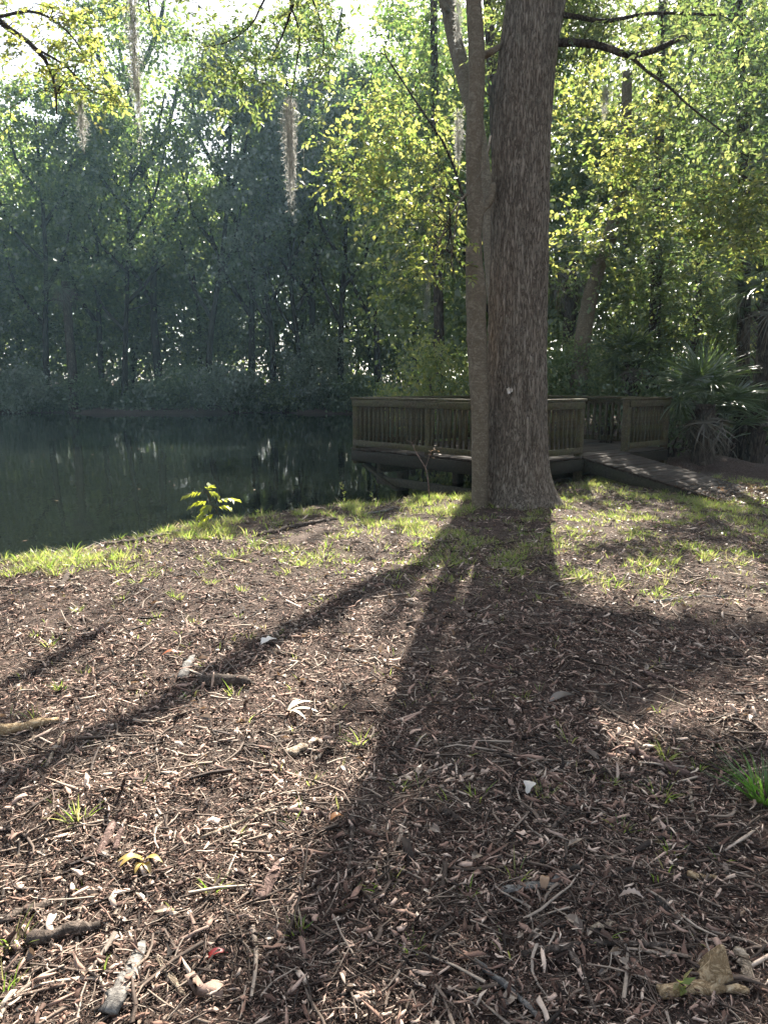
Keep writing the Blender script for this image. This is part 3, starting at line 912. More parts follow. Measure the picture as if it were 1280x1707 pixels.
# ------------------------------------------------------------------ the oak
OAK_Y = 9.55
def oak():
    prof = [(868, 870, 118), (864, 835, 112), (861, 790, 102), (860, 700, 96), (862, 600, 93), (866, 400, 92), (868, 250, 93), (874, 140, 93), (883, 60, 93), (892, 0, 94), (902, -70, 94), (912, -150, 92)]
    pts = []; rad = []
    for px, py, w in prof:
        p = at(px, py, OAK_Y); pts.append(p); rad.append(w / 2 / FOC * depth(p))
    pts = np.array(pts); rad = np.array(rad)
    pts[0][2] = -.25
    zt = float(pts[-1][2])
    K, S = 560, 150
    P = smooth_path(pts, K)
    r = np.interp(np.linspace(0, len(rad) - 1, K), np.arange(len(rad)), rad)
    th = np.arange(S) / S * 2 * np.pi
    z = P[:, 2][:, None] * np.ones((1, S)); TH = th[None, :] * np.ones((K, 1))
    fl = np.exp(-np.clip(z + .02, 0, None) / .20)
    root_lobes = .30 * np.maximum(0, np.cos(TH + .12)) ** 6 + .16 * np.maximum(0, np.cos(TH - 2.6)) ** 8 + .22 * np.maximum(0, np.cos(TH - 4.4)) ** 8 + .1 * np.maximum(0, np.cos(TH - 5.4)) ** 10
    rr = r[:, None] * (1 + .05 * vnoise(np.cos(TH) * 1.3 + 5, np.sin(TH) * 1.3, z * .8)) + fl * root_lobes * .8
    cu, cv = np.cos(TH) * 6.3, np.sin(TH) * 6.3
    wob = .8 * vnoise(cu * .5, cv * .5, z * 2.0)
    rid = 1 - np.abs(vnoise(cu * 1.5 + wob, cv * 1.5 + wob, z * 2.6)) * 2.0
    rid2 = 1 - np.abs(vnoise(cu * 3.1 + wob + 9, cv * 3.1, z * 5.5)) * 2.0
    rr = rr + .011 * rid + .009 * rid2 + .004 * vnoise(cu * 5, cv * 5, z * 26)
    V = P[:, None, :] + np.stack([rr * np.cos(TH), rr * np.sin(TH), np.zeros_like(rr)], -1)
    base = np.array([pts[1][0], OAK_Y, 0.0])
    i = np.arange(K - 1)[:, None] * S; j = np.arange(S)[None, :]; j2 = (j + 1) % S
    F = np.stack([i + j, i + j2, i + S + j2, i + S + j], -1).reshape(-1, 4)
    root = empty('oak_tree', base, 'thick ridged oak trunk in front of the wooden platform', 'tree')
    tr = Geo().add(V.reshape(-1, 3) - base, F).obj('trunk', M['oak_bark'], root, True)
    # pale scar where a bark flake is missing
    q = at(849, 652, OAK_Y - .42)
    gs = Geo()
    for dx, dz, w, h in ((-.004, 0, .020, .062), (.028, .010, .010, .045)):
        a = np.linspace(0, 2 * np.pi, 12, endpoint=False)
        rr_ = 1 + .25 * rng.normal(size=12)
        ring = np.stack([dx + np.cos(a) * w * rr_, np.full(12, -.008), dz + np.sin(a) * h * .6 * rr_], 1)
        gs.add(np.vstack([ring, ring + [0, .06, 0]]) + q - base, [np.arange(12)[None], np.array([(k, (k + 1) % 12, (k + 1) % 12 + 12, k + 12) for k in range(12)])])
    tag(gs.obj('bark_scar', M['scar'], root), 'pale bare wood scar in the bark')
    top = P[-1]
    lg = Geo(); nodes, nr = [], []

    def limb(path, ra, rb, n=16, sides=9):
        Q = smooth_path(path, n); rads = np.linspace(ra, rb, n)
        Geo().add(*tube(Q - base, rads, sides, jit=.1)).obj('limb', M['dark_bark'], root, True); nodes.extend(Q[2:]); nr.extend(rads[2:])
    A = lambda px, py, Y: at(px, py, Y)
    limb([A(895, 72, 9.55), A(950, 71, 9.4), A(1000, 76, 9.3), A(1050, 92, 9.25), A(1095, 82, 9.2), A(1140, 60, 9.2)], .05, .028)
    limb([A(1045, 90, 9.25), A(1080, 120, 9.1), A(1112, 143, 9.0), A(1150, 178, 8.9), A(1215, 228, 8.8)], .022, .008)
    limb([A(900, 20, 9.55), A(960, 28, 9.5), A(1010, 35, 9.5), A(1090, 22, 9.6), A(1200, 25, 9.8)], .035, .014)
    limb([top - [0, 0, .2], top + [-.5, -.1, 1.0], top + [-1.8, -.2, 1.7], top + [-3.2, -.3, 2.0], top + [-5.0, -.2, 2.3]], .22, .06)
    limb([top - [0, 0, .2], top + [.3, .3, 1.3], top + [.8, 1.0, 2.8], top + [1.2, 2.0, 4.2]], .27, .10)
    limb([top - [.05, 0, .2], top + [.7, -.4, .9], top + [1.9, -.6, 1.6], top + [3.4, -.2, 2.0]], .2, .06)
    limb([top - [.05, 0, .2], top + [.2, .9, 1.0], top + [.6, 2.2, 1.5], top + [1.0, 3.6, 1.9]], .2, .06)
    # twigs drooping into the picture from the left limb
    limb([top + [-4.2, -.25, 2.15], A(470, -40, 9.3), A(485, 10, 9.2), A(470, 60, 9.2), A(455, 90, 9.2)], .03, .006, 14, 5)
    limb([A(485, 10, 9.2), A(500, 60, 9.2), A(492, 120, 9.2), A(484, 170, 9.2)], .012, .005, 8, 4)
    limb([A(470, -40, 9.3), A(440, 0, 9.3), A(420, 40, 9.3), A(380, 70, 9.3), A(330, 80, 9.3)], .018, .005, 10, 4)
    limb([A(500, -40, 9.3), A(530, 20, 9.4), A(540, 80, 9.5), A(520, 140, 9.5)], .016, .005, 10, 4)
    pts_ = []
    # low crown that shades the near mulch, over the right half of the clearing
    shade = gpoly([(760, 1025), (930, 1000), (1280, 1050), (1280, 1135), (1000, 1150), (985, 1300), (1280, 1300), (1280, 1720), (420, 1720), (640, 1440), (710, 1250)])
    bb0, bb1 = shade.min(0), shade.max(0)
    q = rng.random((1800, 2)) * (bb1 - bb0) + bb0
    q = q[in_poly(q[:, 0], q[:, 1], shade)][:280]
    zz = 6.5 + 3.2 * rng.random(len(q))
    pts_.append(np.stack([q[:, 0] + SDX * zz, q[:, 1] + SDY * zz, zz], 1))
    shade_c = pts_[0]
    for pp, n, s in (((400, 40), 9, .22), ((350, 75), 8, .18), ((470, 130), 7, .16), ((500, 40), 9, .22), ((560, 10), 8, .2), ((410, 140), 7, .16), ((570, 150), 7, .2), ((370, 20), 6, .16), ((430, 100), 4, .14), ((380, 120), 5, .15), ((520, 120), 6, .2), ((560, 60), 8, .25), ((340, 5), 5, .2), ((540, 160), 5, .2),
                     ((450, 30), 5, .2), ((400, 150), 4, .14)):
        pts_.append(A(*pp, 9.3) + rng.normal(size=(n, 3)) * s)
    for pp, n, s, Y in (((1000, 60), 8, .22, 9.4), ((1100, 70), 10, .3, 9.3), ((1200, 60), 12, .35, 9.6), ((1150, 170), 10, .25, 9.0), ((1215, 225), 9, .2, 8.8), ((1060, 30), 8, .3, 9.6),
                        ((1250, 130), 10, .35, 9.4), ((980, 20), 6, .2, 9.6), ((1240, 20), 9, .3, 9.8)):
        pts_.append(A(*pp, Y) + rng.normal(size=(n, 3)) * s)
    C = np.concatenate(pts_)
    nd_ = np.array(nodes); nr_ = np.array(nr)
    for p in C[np.argsort(np.min(np.linalg.norm(C[:, None] - nd_[None], axis=2), axis=1))]:
        d = np.linalg.norm(nd_ - p, axis=1); k = int(np.argmin(d)); ra = min(nr_[k] * .6, .006 + .009 * d[k])
        Q = branch(nd_[k], p, ra, .003, 5, .10, .05, 3)
        lg.add(Q[0] - base, Q[1], 1)
        nd_ = np.vstack([nd_, (nd_[k] + p) / 2, p]); nr_ = np.append(nr_, [ra * .7, .004])
    V1, F1, tv, tf = spray_leaves(C, np.where(np.arange(len(C)) < len(shade_c), 84, 26), np.where(np.arange(len(C)) < len(shade_c), .24, .11), .085, .45, .6, .7)
    lg.add(V1 - base, F1).add(tv - base, tf, 1).obj('crown', [LEAF['mid'], M['dark_bark']], root)


m_, nt_, out_ = new_mat('bare_scar_wood')
finish(nt_, out_, ramp(nt_, noise_t(nt_, coords(nt_, (40, 40, 20)), 1, 4), [(.3, (.38, .33, .28)), (.7, (.6, .56, .5))]), .8)
M['scar'] = m_
oak()


def px_path(pts, Y):
    return [at(p[0], p[1], (p[2] if len(p) > 2 else Y)) for p in pts]


# slender tree beside the oak
def slender():
    prof = [(800, 850, 29), (799, 815, 26), (800, 700, 29), (796, 600, 31), (794, 545, 33), (793, 480, 35), (790, 440, 29), (790, 390, 26), (793, 345, 29), (789, 300, 24), (790, 230, 27), (794, 155, 27), (794, 77, 27),
            (789, 0, 27), (786, -80, 26), (784, -200, 24)]
    Y = 9.25
    P0 = np.array([at(a, b, Y) for a, b, _ in prof]); rad = np.array([w / 2 / FOC * depth(p) for p, (_, _, w) in zip(P0, prof)])
    base = np.array([P0[0][0], Y, 0])
    K = 150
    P = smooth_path(P0, K); r = np.interp(np.linspace(0, len(rad) - 1, K), np.arange(len(rad)), rad)
    root = empty('slender_tree', base, 'slender pale grey tree with horizontal marks on smooth bark beside the oak', 'tree')
    r = r * (1 + .05 * vnoise(P[:, 2] * 5, P[:, 2] * 0)) + .012 * np.exp(-((P[:, 2] - 2.15) / .05) ** 2) + .010 * np.exp(-((P[:, 2] - .95) / .04) ** 2)
    V, F = tube(P - base, r, 28)
    Geo().add(V + .004 * np.stack([vnoise(V[:, 0] * 40, V[:, 1] * 40, V[:, 2] * 12), vnoise(V[:, 0] * 40 + 7, V[:, 1] * 40, V[:, 2] * 12), 0 * V[:, 0]], 1), F).obj('trunk', M['thin_bark'], root, True)
    lg = Geo()
    for path, ra, rb, sd in (
            ([(797, 352), (812, 340), (820, 322), (821, 305)], .055, .035, 8),          # knotty stub
            ([(797, 95), (812, 90), (826, 82), (845, 70, 10.2)], .05, .03, 8),
            ([(818, 228, 9.3), (812, 255, 9.0), (800, 290, 8.95), (778, 322, 8.95), (757, 348, 8.9), (735, 395, 8.9), (722, 440, 8.9)], .018, .007, 6),
            ([(764, 342, 8.95), (758, 385, 8.9), (752, 430, 8.9), (760, 470, 8.9)], .009, .004, 5),
            ([(784, 322, 9.0), (765, 330, 8.95), (735, 310, 8.9), (705, 330, 8.9)], .009, .004, 5),
            ([(784, -200), (740, -260, 9.4), (690, -300, 9.8)], .10, .05, 7), ([(784, -200), (800, -300, 9.4), (790, -380, 9.9)], .12, .05, 7)):
        Q = smooth_path(px_path(path, Y), 14)
        Geo().add(*tube(Q - base, np.linspace(ra, rb, 14), sd)).obj('limb', M['thin_bark'], root, True)
    C = [at(735, 395, 8.9) + rng.normal(size=(7, 3)) * .16, at(755, 430, 8.9) + rng.normal(size=(6, 3)) * .14, at(725, 330, 8.9) + rng.normal(size=(8, 3)) * .2,
         at(705, 340, 8.9) + rng.normal(size=(5, 3)) * .15, at(748, 470, 8.9) + rng.normal(size=(4, 3)) * .12]
    C = np.concatenate(C)
    for p in C:
        k = at(750, 380, 8.9)
        Q = branch(k, p, .005, .003, 4, .1, 0, 3); lg.add(Q[0] - base, Q[1], 1)
    V, F, tv, tf = spray_leaves(C, 14, .10, .085, .6, .8, .7)
    lg.add(V - base, F).add(tv - base, tf, 1).obj('crown', [LEAF['yellow'], M['dark_bark']], root)


slender()

# leaning grey stem that crosses behind the slender tree
def leaning():
    prof = [(842, 845, 26), (840, 780, 26), (833, 600, 25), (822, 470, 25), (815, 390, 23), (808, 300, 22), (795, 210, 24), (776, 140, 26), (760, 75, 26), (745, 10, 22), (731, -60, 22), (712, -150, 20), (690, -240, 17)]
    Yt = lambda py: 10.15 + (845 - py) / 835 * 4.5          # it leans away from the bank, over the pond
    P0 = np.array([at(a, b, Yt(b)) for a, b, _ in prof]); rad = np.array([w / 2 / FOC * depth(p) for p, (_, _, w) in zip(P0, prof)])
    Y = 14.3
    P = smooth_path(P0, 70); base = P0[0] * [1, 1, 0]
    root = empty('leaning_tree', base, 'lichen spotted stem leaning left behind the slender grey tree', 'tree')
    Geo().add(*tube(P - base, np.interp(np.linspace(0, len(rad) - 1, 70), np.arange(len(rad)), rad), 16, jit=.06)).obj('trunk', M['thin_bark'], root, True)
    lg = Geo()
    for path in ([(760, 75), (752, 40, 14.2), (758, 0, 14.3), (770, -60, 14.4)], [(747, 20), (720, -20, 14.4), (690, -60, 14.8)]):
        Geo().add(*tube(smooth_path(px_path(path, Y), 10) - base, np.linspace(.05, .02, 10), 7)).obj('limb', M['thin_bark'], root, True)
    C = np.concatenate([at(700, -20, 14.6) + rng.normal(size=(10, 3)) * .35, at(740, 40, 14.4) + rng.normal(size=(6, 3)) * .3])
    for p in C:
        Q = branch(at(730, -20, 14.4), p, .006, .003, 4, .1, 0, 3); lg.add(Q[0] - base, Q[1], 1)
    V, F, tv, tf = spray_leaves(C, 27, .14, .08, .55, .8, .7)
    lg.add(V - base, F).add(tv - base, tf, 1).obj('crown', [LEAF['yellow'], M['dark_bark']], root)


leaning()


# ---- trees on the right bank, behind the platform
def ip(px, py, Y, n, s):
    return at(px, py, Y) + rng.normal(size=(n, 3)) * np.asarray(s)


def clumps(spec):
    return np.concatenate([ip(*a) for a in spec])


# yellow green maple over the water; the shadow-casting limb path below is not built
mp_limb = [(2.5, 18.7, 8.2), (2.27, 18.45, 9.8), (1.5, 16.6, 10.0), (.67, 14.35, 10.2), (-.3, 12.0, 10.6)]
tree('maple_tree', 'yellow green maple leaning over the water left of the twin trunks', 'tree',
     [(3.0, 19.0, -.1), (2.95, 18.95, 4), (2.6, 18.75, 8), (2.3, 18.9, 11.5)], .2, .1,
     clumps([(600, 60, 16, 16, .5), (660, 40, 16.5, 18, .6), (720, 90, 17, 18, .5), (620, 160, 16, 16, .5), (690, 200, 16.5, 18, .5), (735, 180, 17, 14, .4), (600, 240, 15.5, 12, .4),
             (660, 290, 16, 18, .45), (720, 300, 16.5, 16, .45), (690, 370, 16.5, 14, .4), (740, 390, 17, 12, .4), (650, 120, 17, 16, .6), (580, 300, 15.5, 7, .3), (700, 450, 17, 9, .35), (570, 20, 16, 8, .4)]),
     'yellow', 34, .28, .13, .62, limbs=[(px_path([(800, 420, 18.6), (772, 330, 17), (745, 250, 16.5), (700, 180, 16), (642, 92, 15.6)], 16), .04, .015),
                                          (px_path([(815, 520, 18.9), (770, 440, 17.5), (720, 400, 17)], 17), .05, .02)], twig=.014)

RIGHT = [
    # name, label, base (px at Y), trunk pixel path, r, clumps, leaf, per, sigma, size
    ('sweetgum_tree', 'broad tree with sunlit lime leaves just right of the oak trunk', 15.5, [(885, 730), (880, 520), (876, 330), (890, 130), (900, 20)], .09,
     [(960, 120, 15, 14, .45), (1000, 200, 14.5, 16, .45), (950, 260, 15, 12, .4), (1040, 280, 14.5, 16, .45), (980, 350, 15, 12, .4), (1060, 180, 14.5, 14, .45), (940, 30, 15.5, 12, .45), (1010, 60, 15, 14, .5), (945, 400, 15.5, 8, .3)], 'yellow', 24, .24, .12, .6),
    ('mossy_tree', 'slanting mossy trunk rising behind the ramp opening toward the upper right', 17.5, [(955, 690), (972, 560), (990, 470), (1020, 380), (1040, 280), (1045, 120)], .21,
     [(1040, 380, 17, 12, .5), (990, 440, 17.5, 9, .4), (1080, 330, 17, 14, .5), (1020, 300, 17, 12, .5), (1090, 420, 17, 12, .45), (930, 470, 18, 8, .4)], 'mid', 26, .28, .13, .55),
    ('hackberry_tree', 'tall dim green tree standing behind the right end of the railing', 18, [(1085, 690), (1090, 560), (1095, 380), (1100, 150), (1105, -60)], .16,
     [(1090, 60, 17.5, 16, .6), (1150, 140, 17, 18, .6), (1060, 130, 18, 14, .6), (1130, 260, 17, 16, .55), (1190, 60, 17, 16, .6), (1100, 480, 17, 14, .5), (1150, 520, 16.5, 14, .5), (1060, 480, 17.5, 10, .45)], 'mid', 28, .30, .13, .5),
    ('water_oak', 'dense dark tree filling the upper right corner', 16, [(1235, 740), (1238, 560), (1240, 300), (1230, 60), (1228, -150)], .15,
     [(1240, 60, 15.5, 18, .6), (1200, 150, 15, 18, .55), (1270, 180, 15, 18, .55), (1230, 260, 15, 16, .5), (1180, 230, 15.5, 14, .5), (1290, 40, 15.5, 12, .5), (1270, 280, 14.8, 10, .4)], 'dark', 30, .28, .12, .45),
    ('elm_tree', 'tree with a bright yellow green spray of leaves at the right edge', 14.8, [(1330, 760), (1325, 600), (1310, 430), (1290, 330)], .10,
     [(1180, 330, 13.8, 14, .3), (1220, 350, 13.6, 16, .3), (1260, 320, 13.6, 16, .32), (1240, 390, 13.6, 12, .28), (1160, 380, 14, 8, .25), (1275, 400, 13.6, 10, .3)], 'yellow', 30, .2, .10, .55),
    ('laurel_tree', 'shadowy evergreen between the palms and the bright leaf spray', 19, [(1150, 690), (1155, 600), (1165, 450), (1175, 300)], .12,
     [(1130, 400, 18, 16, .5), (1190, 450, 17.5, 18, .5), (1240, 480, 17, 16, .5), (1150, 470, 18, 14, .5), (1230, 560, 17, 14, .45), (1180, 570, 17.5, 14, .5), (1270, 540, 17, 12, .45), (1210, 620, 17.5, 10, .4)], 'dark', 30, .30, .13, .45),
    ('tall_tree', 'tall thin crowned tree showing above the yellow maple near the top edge', 26, [(735, 660), (730, 450), (725, 200), (722, -60)], .2,
     [(700, 60, 26, 16, .9), (740, 140, 26, 16, .9), (690, 200, 26, 14, .9), (760, 40, 26, 14, .8), (650, 120, 26, 12, .8), (735, 280, 26, 14, .8), (680, 330, 26, 12, .8), (750, 380, 25, 12, .7)], 'far', 34, .5, .2, .5),
]
for nm, lb, Y, path, r, cl_, leaf, per, sig, size, asp in RIGHT:
    tp_ = px_path(path, Y); tp_[0][2] = float(ground_z(tp_[0][0], tp_[0][1])) - .1
    tree(nm, lb, 'tree', tp_, r, r * .5, clumps(cl_), leaf, int(per * 1.7), sig * 1.05, size, asp, bark='thin_bark' if nm == 'mossy_tree' else 'dark_bark', twig=.013, sides=12, flare=.3)

# woods behind them on the right bank (kept low where the sun comes over)
sp = [(x, y) for x, y in [(3.5, 29), (6, 31), (9, 30), (12, 29), (15, 31), (18, 30), (5, 36), (9, 36), (13, 37), (17, 36), (21, 35), (24, 38), (2.5, 37), (12, 25.5), (17, 25)]]
woods('thicket', 'green thicket closing the view behind the right bank trees', sp, 'mid', 14.2, 2.8, 90, .30, .75, 90, .04)

# shrubs behind the railing
for nm, lb, px, Y, h, w, n, leaf, size in (
        ('bright_shrub', 'sunlit shrub with fresh light leaves left of the slender trunk above the railing', 715, 19.5, 3.1, 1.3, 34, 'yellow', .11),
        ('leafy_shrub', 'bright broadleaf shrub low behind the railing between the trunks', 770, 18.7, 2.2, .9, 22, 'mid', .10),
        ('ramp_shrub', 'dense shrub seen through the gap above the ramp opening', 935, 17.5, 3.0, 1.0, 30, 'mid', .10),
        ('rail_shrub', 'dark leafy bush behind the balusters of the back railing', 1010, 18.5, 2.4, 1.3, 30, 'mid', .10),
        ('corner_shrub', 'shaded bush behind the right end post of the railing', 1120, 16.5, 2.2, 1.1, 26, 'dark', .10),
        ('holly', 'sunlit yellow green bush above the palms beyond the ramp', 1110, 20.5, 5.2, 1.5, 40, 'yellow', .12),
        ('wax_myrtle', 'tall loose light green bush standing behind the right edge palms', 1225, 20, 5.6, 1.6, 40, 'yellow', .12),
        ('bay_bush', 'pale green leafy bush between the mossy trunk and the small fan palm', 1015, 21, 4.6, 1.2, 34, 'mid', .12),
        ('bank_shrub', 'light green undergrowth on the ground at the right edge', 1270, 18.5, 1.3, 1.3, 24, 'mid', .10)):
    shrub(nm, lb, X_at(px, Y), Y, h, w, n, leaf, 140, size, .26, gaps=True)


# ---- palms
def frond_geo(L_pet, R_, n=34, droop=.5, wid=.030, fold=.35):
    """one fan frond: petiole along +X then a fan of leaflets; local origin at the petiole base"""
    g = Geo()
    t = np.linspace(0, 1, 6)
    pet = np.stack([t * L_pet, 0 * t, .10 * L_pet * np.sin(t * 1.6)], 1)
    g.add(*tube(pet, np.linspace(.014, .008, 6), 4))
    hub = pet[-1]
    a = np.linspace(-1.95, 1.95, n) + rng.normal(0, .03, n)
    L = R_ * (.72 + .28 * np.cos(a * .6)) * (.9 + .2 * rng.random(n))
    D = np.stack([np.cos(a), np.sin(a), fold * np.abs(np.sin(a)) + .1 * rng.normal(size=n)], 1)
    D = norm(D)
    S = norm(np.cross(D, [0, 0, 1]) + [0, 0, .5] * np.where(np.arange(n) % 2, 1, -1)[:, None])
    bend = np.array([0, 0, -1.0]) * (droop * (.6 + .8 * rng.random(n)))[:, None]
    V, F = blades(np.repeat(hub[None], n, 0), D, S, L, wid * (.8 + .4 * rng.random(n)), bend)
    g.add(V, F)
    return g


def palm(name, label, px, py, Y, trunk_h, trunk_r, n_fr, L_pet, R_, base=None, dead=0, tilt=(0.0, 1.2), lean=(0, 0)):
    b = np.array(base) if base is not None else at(px, py, Y)
    root = empty(name, b, label, 'palm')
    top = np.array([lean[0], lean[1], trunk_h])
    K = 14
    P = smooth_path([(0, 0, -.2), top * .5 + [0, 0, 0], top], K)
    tg = Geo().add(*tube(P, trunk_r * (1 + .12 * (np.arange(K) % 2)) * np.linspace(1.15, .9, K), 12, jit=.25))
    for k in range(int(30 + trunk_h * 14)):
        h = rng.random() ** .7; a = rng.random() * 6.283
        c = P[int(h * (K - 1))] + trunk_r * np.array([np.cos(a), np.sin(a), 0]) * .9
        tg.add(*tube([c, c + [np.cos(a) * .10, np.sin(a) * .10, .14]], [.022, .01], 4))
    tg.obj('trunk', M['dark_bark'], root, False)
    protos = [frond_geo(L_pet * k, R_ * j, 36, dr).mesh('frond', LEAF['palm']) for k, j, dr in ((1, 1, .35), (.85, .9, .6), (1.1, .95, .25))]
    deads = [frond_geo(L_pet * .7, R_ * .8, 24, .9).mesh('dead_frond', LEAF['deadpalm'])] if dead else []
    for k in range(n_fr + dead):
        isd = k >= n_fr
        o = bpy.data.objects.new('dead_frond' if isd else 'frond', deads[0] if isd else protos[k % 3])
        COL.objects.link(o); o.parent = root; o.location = tuple(top + [0, 0, -.05 * rng.random()])
        az = k * 2.399 + rng.normal(0, .2)
        el = -1.15 + .3 * rng.random() if isd else tilt[0] + (tilt[1] - tilt[0]) * ((k + .5) / n_fr) + rng.normal(0, .1)
        o.rotation_mode = 'XYZ'; o.rotation_euler = (rng.normal(0, .2), -el, az)
    return root


def on_ground(px, Y):
    x = X_at(px, Y); return np.array([x, Y, float(ground_z(x, Y))])


palm('palmetto', 'bushy dark palmetto with shaggy trunk at the right end of the platform', 0, 0, 0, 1.05, .17, 16, .55, .75, on_ground(1178, 13.9), 5, (-.25, 1.4))
palm('sabal_palm', 'small fan palm with dark radiating fronds above the short railing panel', 0, 0, 0, 2.15, .14, 15, .45, .65, on_ground(1052, 17.2), 4, (-.55, 1.3))
palm('tall_palm', 'pale drooping cabbage palm half hidden right of the oak trunk', 0, 0, 0, 4.9, .16, 16, .7, 1.0, on_ground(945, 21.0), 7, (-.7, 1.1))
palm('fan_palm', 'fan palm with glinting fronds jutting in from the right edge', 0, 0, 0, 3.3, .15, 15, .6, .8, on_ground(1268, 15.2), 3, (-.5, 1.2))
palm('saw_palmetto', 'low blue green palmetto peeking over the railing left of the slender trunk', 0, 0, 0, 1.0, .15, 14, .6, .9, on_ground(688, 23.5), 2, (-.2, 1.2))
palm('young_palmetto', 'young palmetto with upright fans behind the shaggy trunked palmetto', 0, 0, 0, .5, .12, 13, .8, .75, on_ground(1215, 15.0), 2, (.1, 1.35))
palm('cabbage_palm', 'drooping cabbage palm on the far bank under the twin leaning stems', 0, 0, 0, 8.8, .28, 15, 1.0, 1.7, on_ground(122, 51.9), 8, (-.8, .9))

# ---- tree off to the left whose branch tips reach into the top left corner
def left_tree():
    b = np.array([-7.2, 4.2, float(ground_z(-7.2, 4.2)) - .1])
    l1 = [(-7.1, 4.4, 4.2), (-6.4, 6.4, 5.6), at(-120, -60, 8.6), at(-10, 30, 8.6), at(60, 80, 8.6), at(90, 130, 8.6), at(95, 190, 8.6)]
    l2 = [at(-10, 30, 8.6), at(60, 20, 8.5), at(120, 60, 8.6), at(160, 130, 8.7)]
    l3 = [at(60, 80, 8.6), at(110, 110, 8.6), at(150, 150, 8.7), at(185, 160, 8.7)]
    l4 = [at(-120, -60, 8.6), at(40, -50, 8.4), at(150, -50, 8.4), at(235, -35, 8.6), at(250, 20, 8.6)]
    pts = clumps([(20, 20, 8.6, 10, .2), (60, 50, 8.6, 10, .2), (30, 80, 8.6, 8, .16), (100, 30, 8.5, 9, .18), (120, 80, 8.6, 9, .16), (160, 40, 8.6, 6, .15), (110, 130, 8.6, 10, .14),
                  (150, 150, 8.7, 12, .14), (80, 100, 8.6, 6, .14), (180, 165, 8.7, 6, .10), (235, 10, 8.6, 4, .10), (10, 130, 8.6, 4, .14), (140, 0, 8.5, 8, .2), (60, -10, 8.5, 8, .2)])
    tree('shade_tree', 'leafy yellow green branch ends hanging into the upper left corner', 'tree', [b, (-7.15, 4.25, 2.5), (-7.1, 4.4, 4.6), (-7.4, 4.2, 7)], .22, .12, pts, 'yellow', 20, .11, .075, .5,
         limbs=[(l1, .06, .008), (l2, .018, .006), (l3, .014, .005), (l4, .05, .008)], twig=.008)


left_tree()

# ------------------------------------------------------------------ viewing platform
PB = np.array([1.90, 10.95]); PANG = math.atan2(.655, .755)
LX, LY, DZ, RH = 4.45, 3.72, .44, .93                      # length, depth, deck level, rail height
plat = empty('viewing_platform', (PB[0], PB[1], 0), 'weathered wooden viewing platform with baluster railing over the pond', 'platform', rz=PANG)


def part(g_, name, mat, par=plat, smooth=False):
    o = g_.obj(name, M[mat], par, smooth)
    bv = o.modifiers.new('soft_edges', 'BEVEL'); bv.width = .004; bv.segments = 1
    return o


g = Geo()
y = -.03
while y < LY + .02:
    w = .135
    g.box((LX / 2 + rng.normal(0, .006), y + w / 2, DZ - .018 + rng.normal(0, .0015)), (LX + .06, w, .036)); y += w + .008
part(g, 'deck_floor', 'deck_wood')
fas = Geo()
for a, b in (((0, -.045), (LX, -.045)), ((0, LY + .045), (LX, LY + .045)), ((-.055, -.02), (-.055, LY + .02)), ((LX + .055, -.02), (LX + .055, LY + .02))):
    fas.beam((*a, DZ - .14), (*b, DZ - .14), .04, .19)
part(fas, 'fascia_board', 'fascia_wood')
for k in range(5):
    x = .35 + k * (LX - .7) / 4
    part(Geo().beam((x, .02, DZ - .125), (x, LY - .02, DZ - .125), .05, .17), 'joist', 'under_wood')
for yy in (.55, LY - .55):
    part(Geo().beam((.1, yy, DZ - .33), (LX - .1, yy, DZ - .33), .09, .2), 'support_beam', 'under_wood')
for x in (.7, 2.2, LX - .5):
    for yy in (.55, LY - .55):
        z0 = -1.0
        part(Geo().box((x, yy, (DZ - .43 + z0) / 2), (.16, .16, DZ - .43 - z0)), 'pile', 'under_wood')
part(Geo().beam((.12, LY - .15, DZ - .3), (.12, LY - 1.1, -.25), .05, .16, (1, 0, 0)), 'brace', 'under_wood')
part(Geo().beam((.12, .6, -.12), (.12, LY - .5, -.12), .06, .14), 'brace', 'under_wood')


def rail_panel(a, b, nb, posts, low=None):
    """railing between two local points: posts, two rails, cap and balusters"""
    a, b = np.array(a, float), np.array(b, float)
    d = norm(b - a); ln = np.linalg.norm(b - a); nrm = np.array([-d[1], d[0]])
    root = bpy.data.objects.new('railing', None); COL.objects.link(root); root.parent = plat; root.empty_display_size = .1
    P3 = lambda t, z, off=0: np.array([*(a + d * t + nrm * off), z])
    for t, zb in posts:
        part(Geo().beam(P3(t, zb), P3(t, DZ + RH - .045), .11, .11, (d[0], d[1], 0)), 'post', 'rail_wood', root)
    part(Geo().beam(P3(-.07, DZ + RH - .02), P3(ln + .07, DZ + RH - .02), .16, .042), 'rail_cap', 'rail_wood', root)
    part(Geo().beam(P3(-.02, DZ + RH - .105, -.072), P3(ln + .02, DZ + RH - .105, -.072), .035, .115), 'top_rail', 'rail_wood', root)
    part(Geo().beam(P3(.0, DZ + .10, -.072), P3(ln, DZ + .10, -.072), .035, .10), 'bottom_rail', 'rail_wood', root)
    me = None
    for k in range(nb):
        t = (k + .5) / nb * ln
        if any(abs(t - pt) < .07 for pt, _ in posts):
            continue
        if me is None:
            me = Geo().box((0, 0, 0), (.042, .04, RH - .17)).mesh('baluster', M['rail_wood'])
        o = bpy.data.objects.new('baluster', me); COL.objects.link(o); o.parent = root
        o.location = tuple(P3(t, DZ + .08 + (RH - .17) / 2 - .02, -.032)); o.rotation_euler = (rng.normal(0, .008), rng.normal(0, .012), math.atan2(d[1], d[0]) + rng.normal(0, .06))


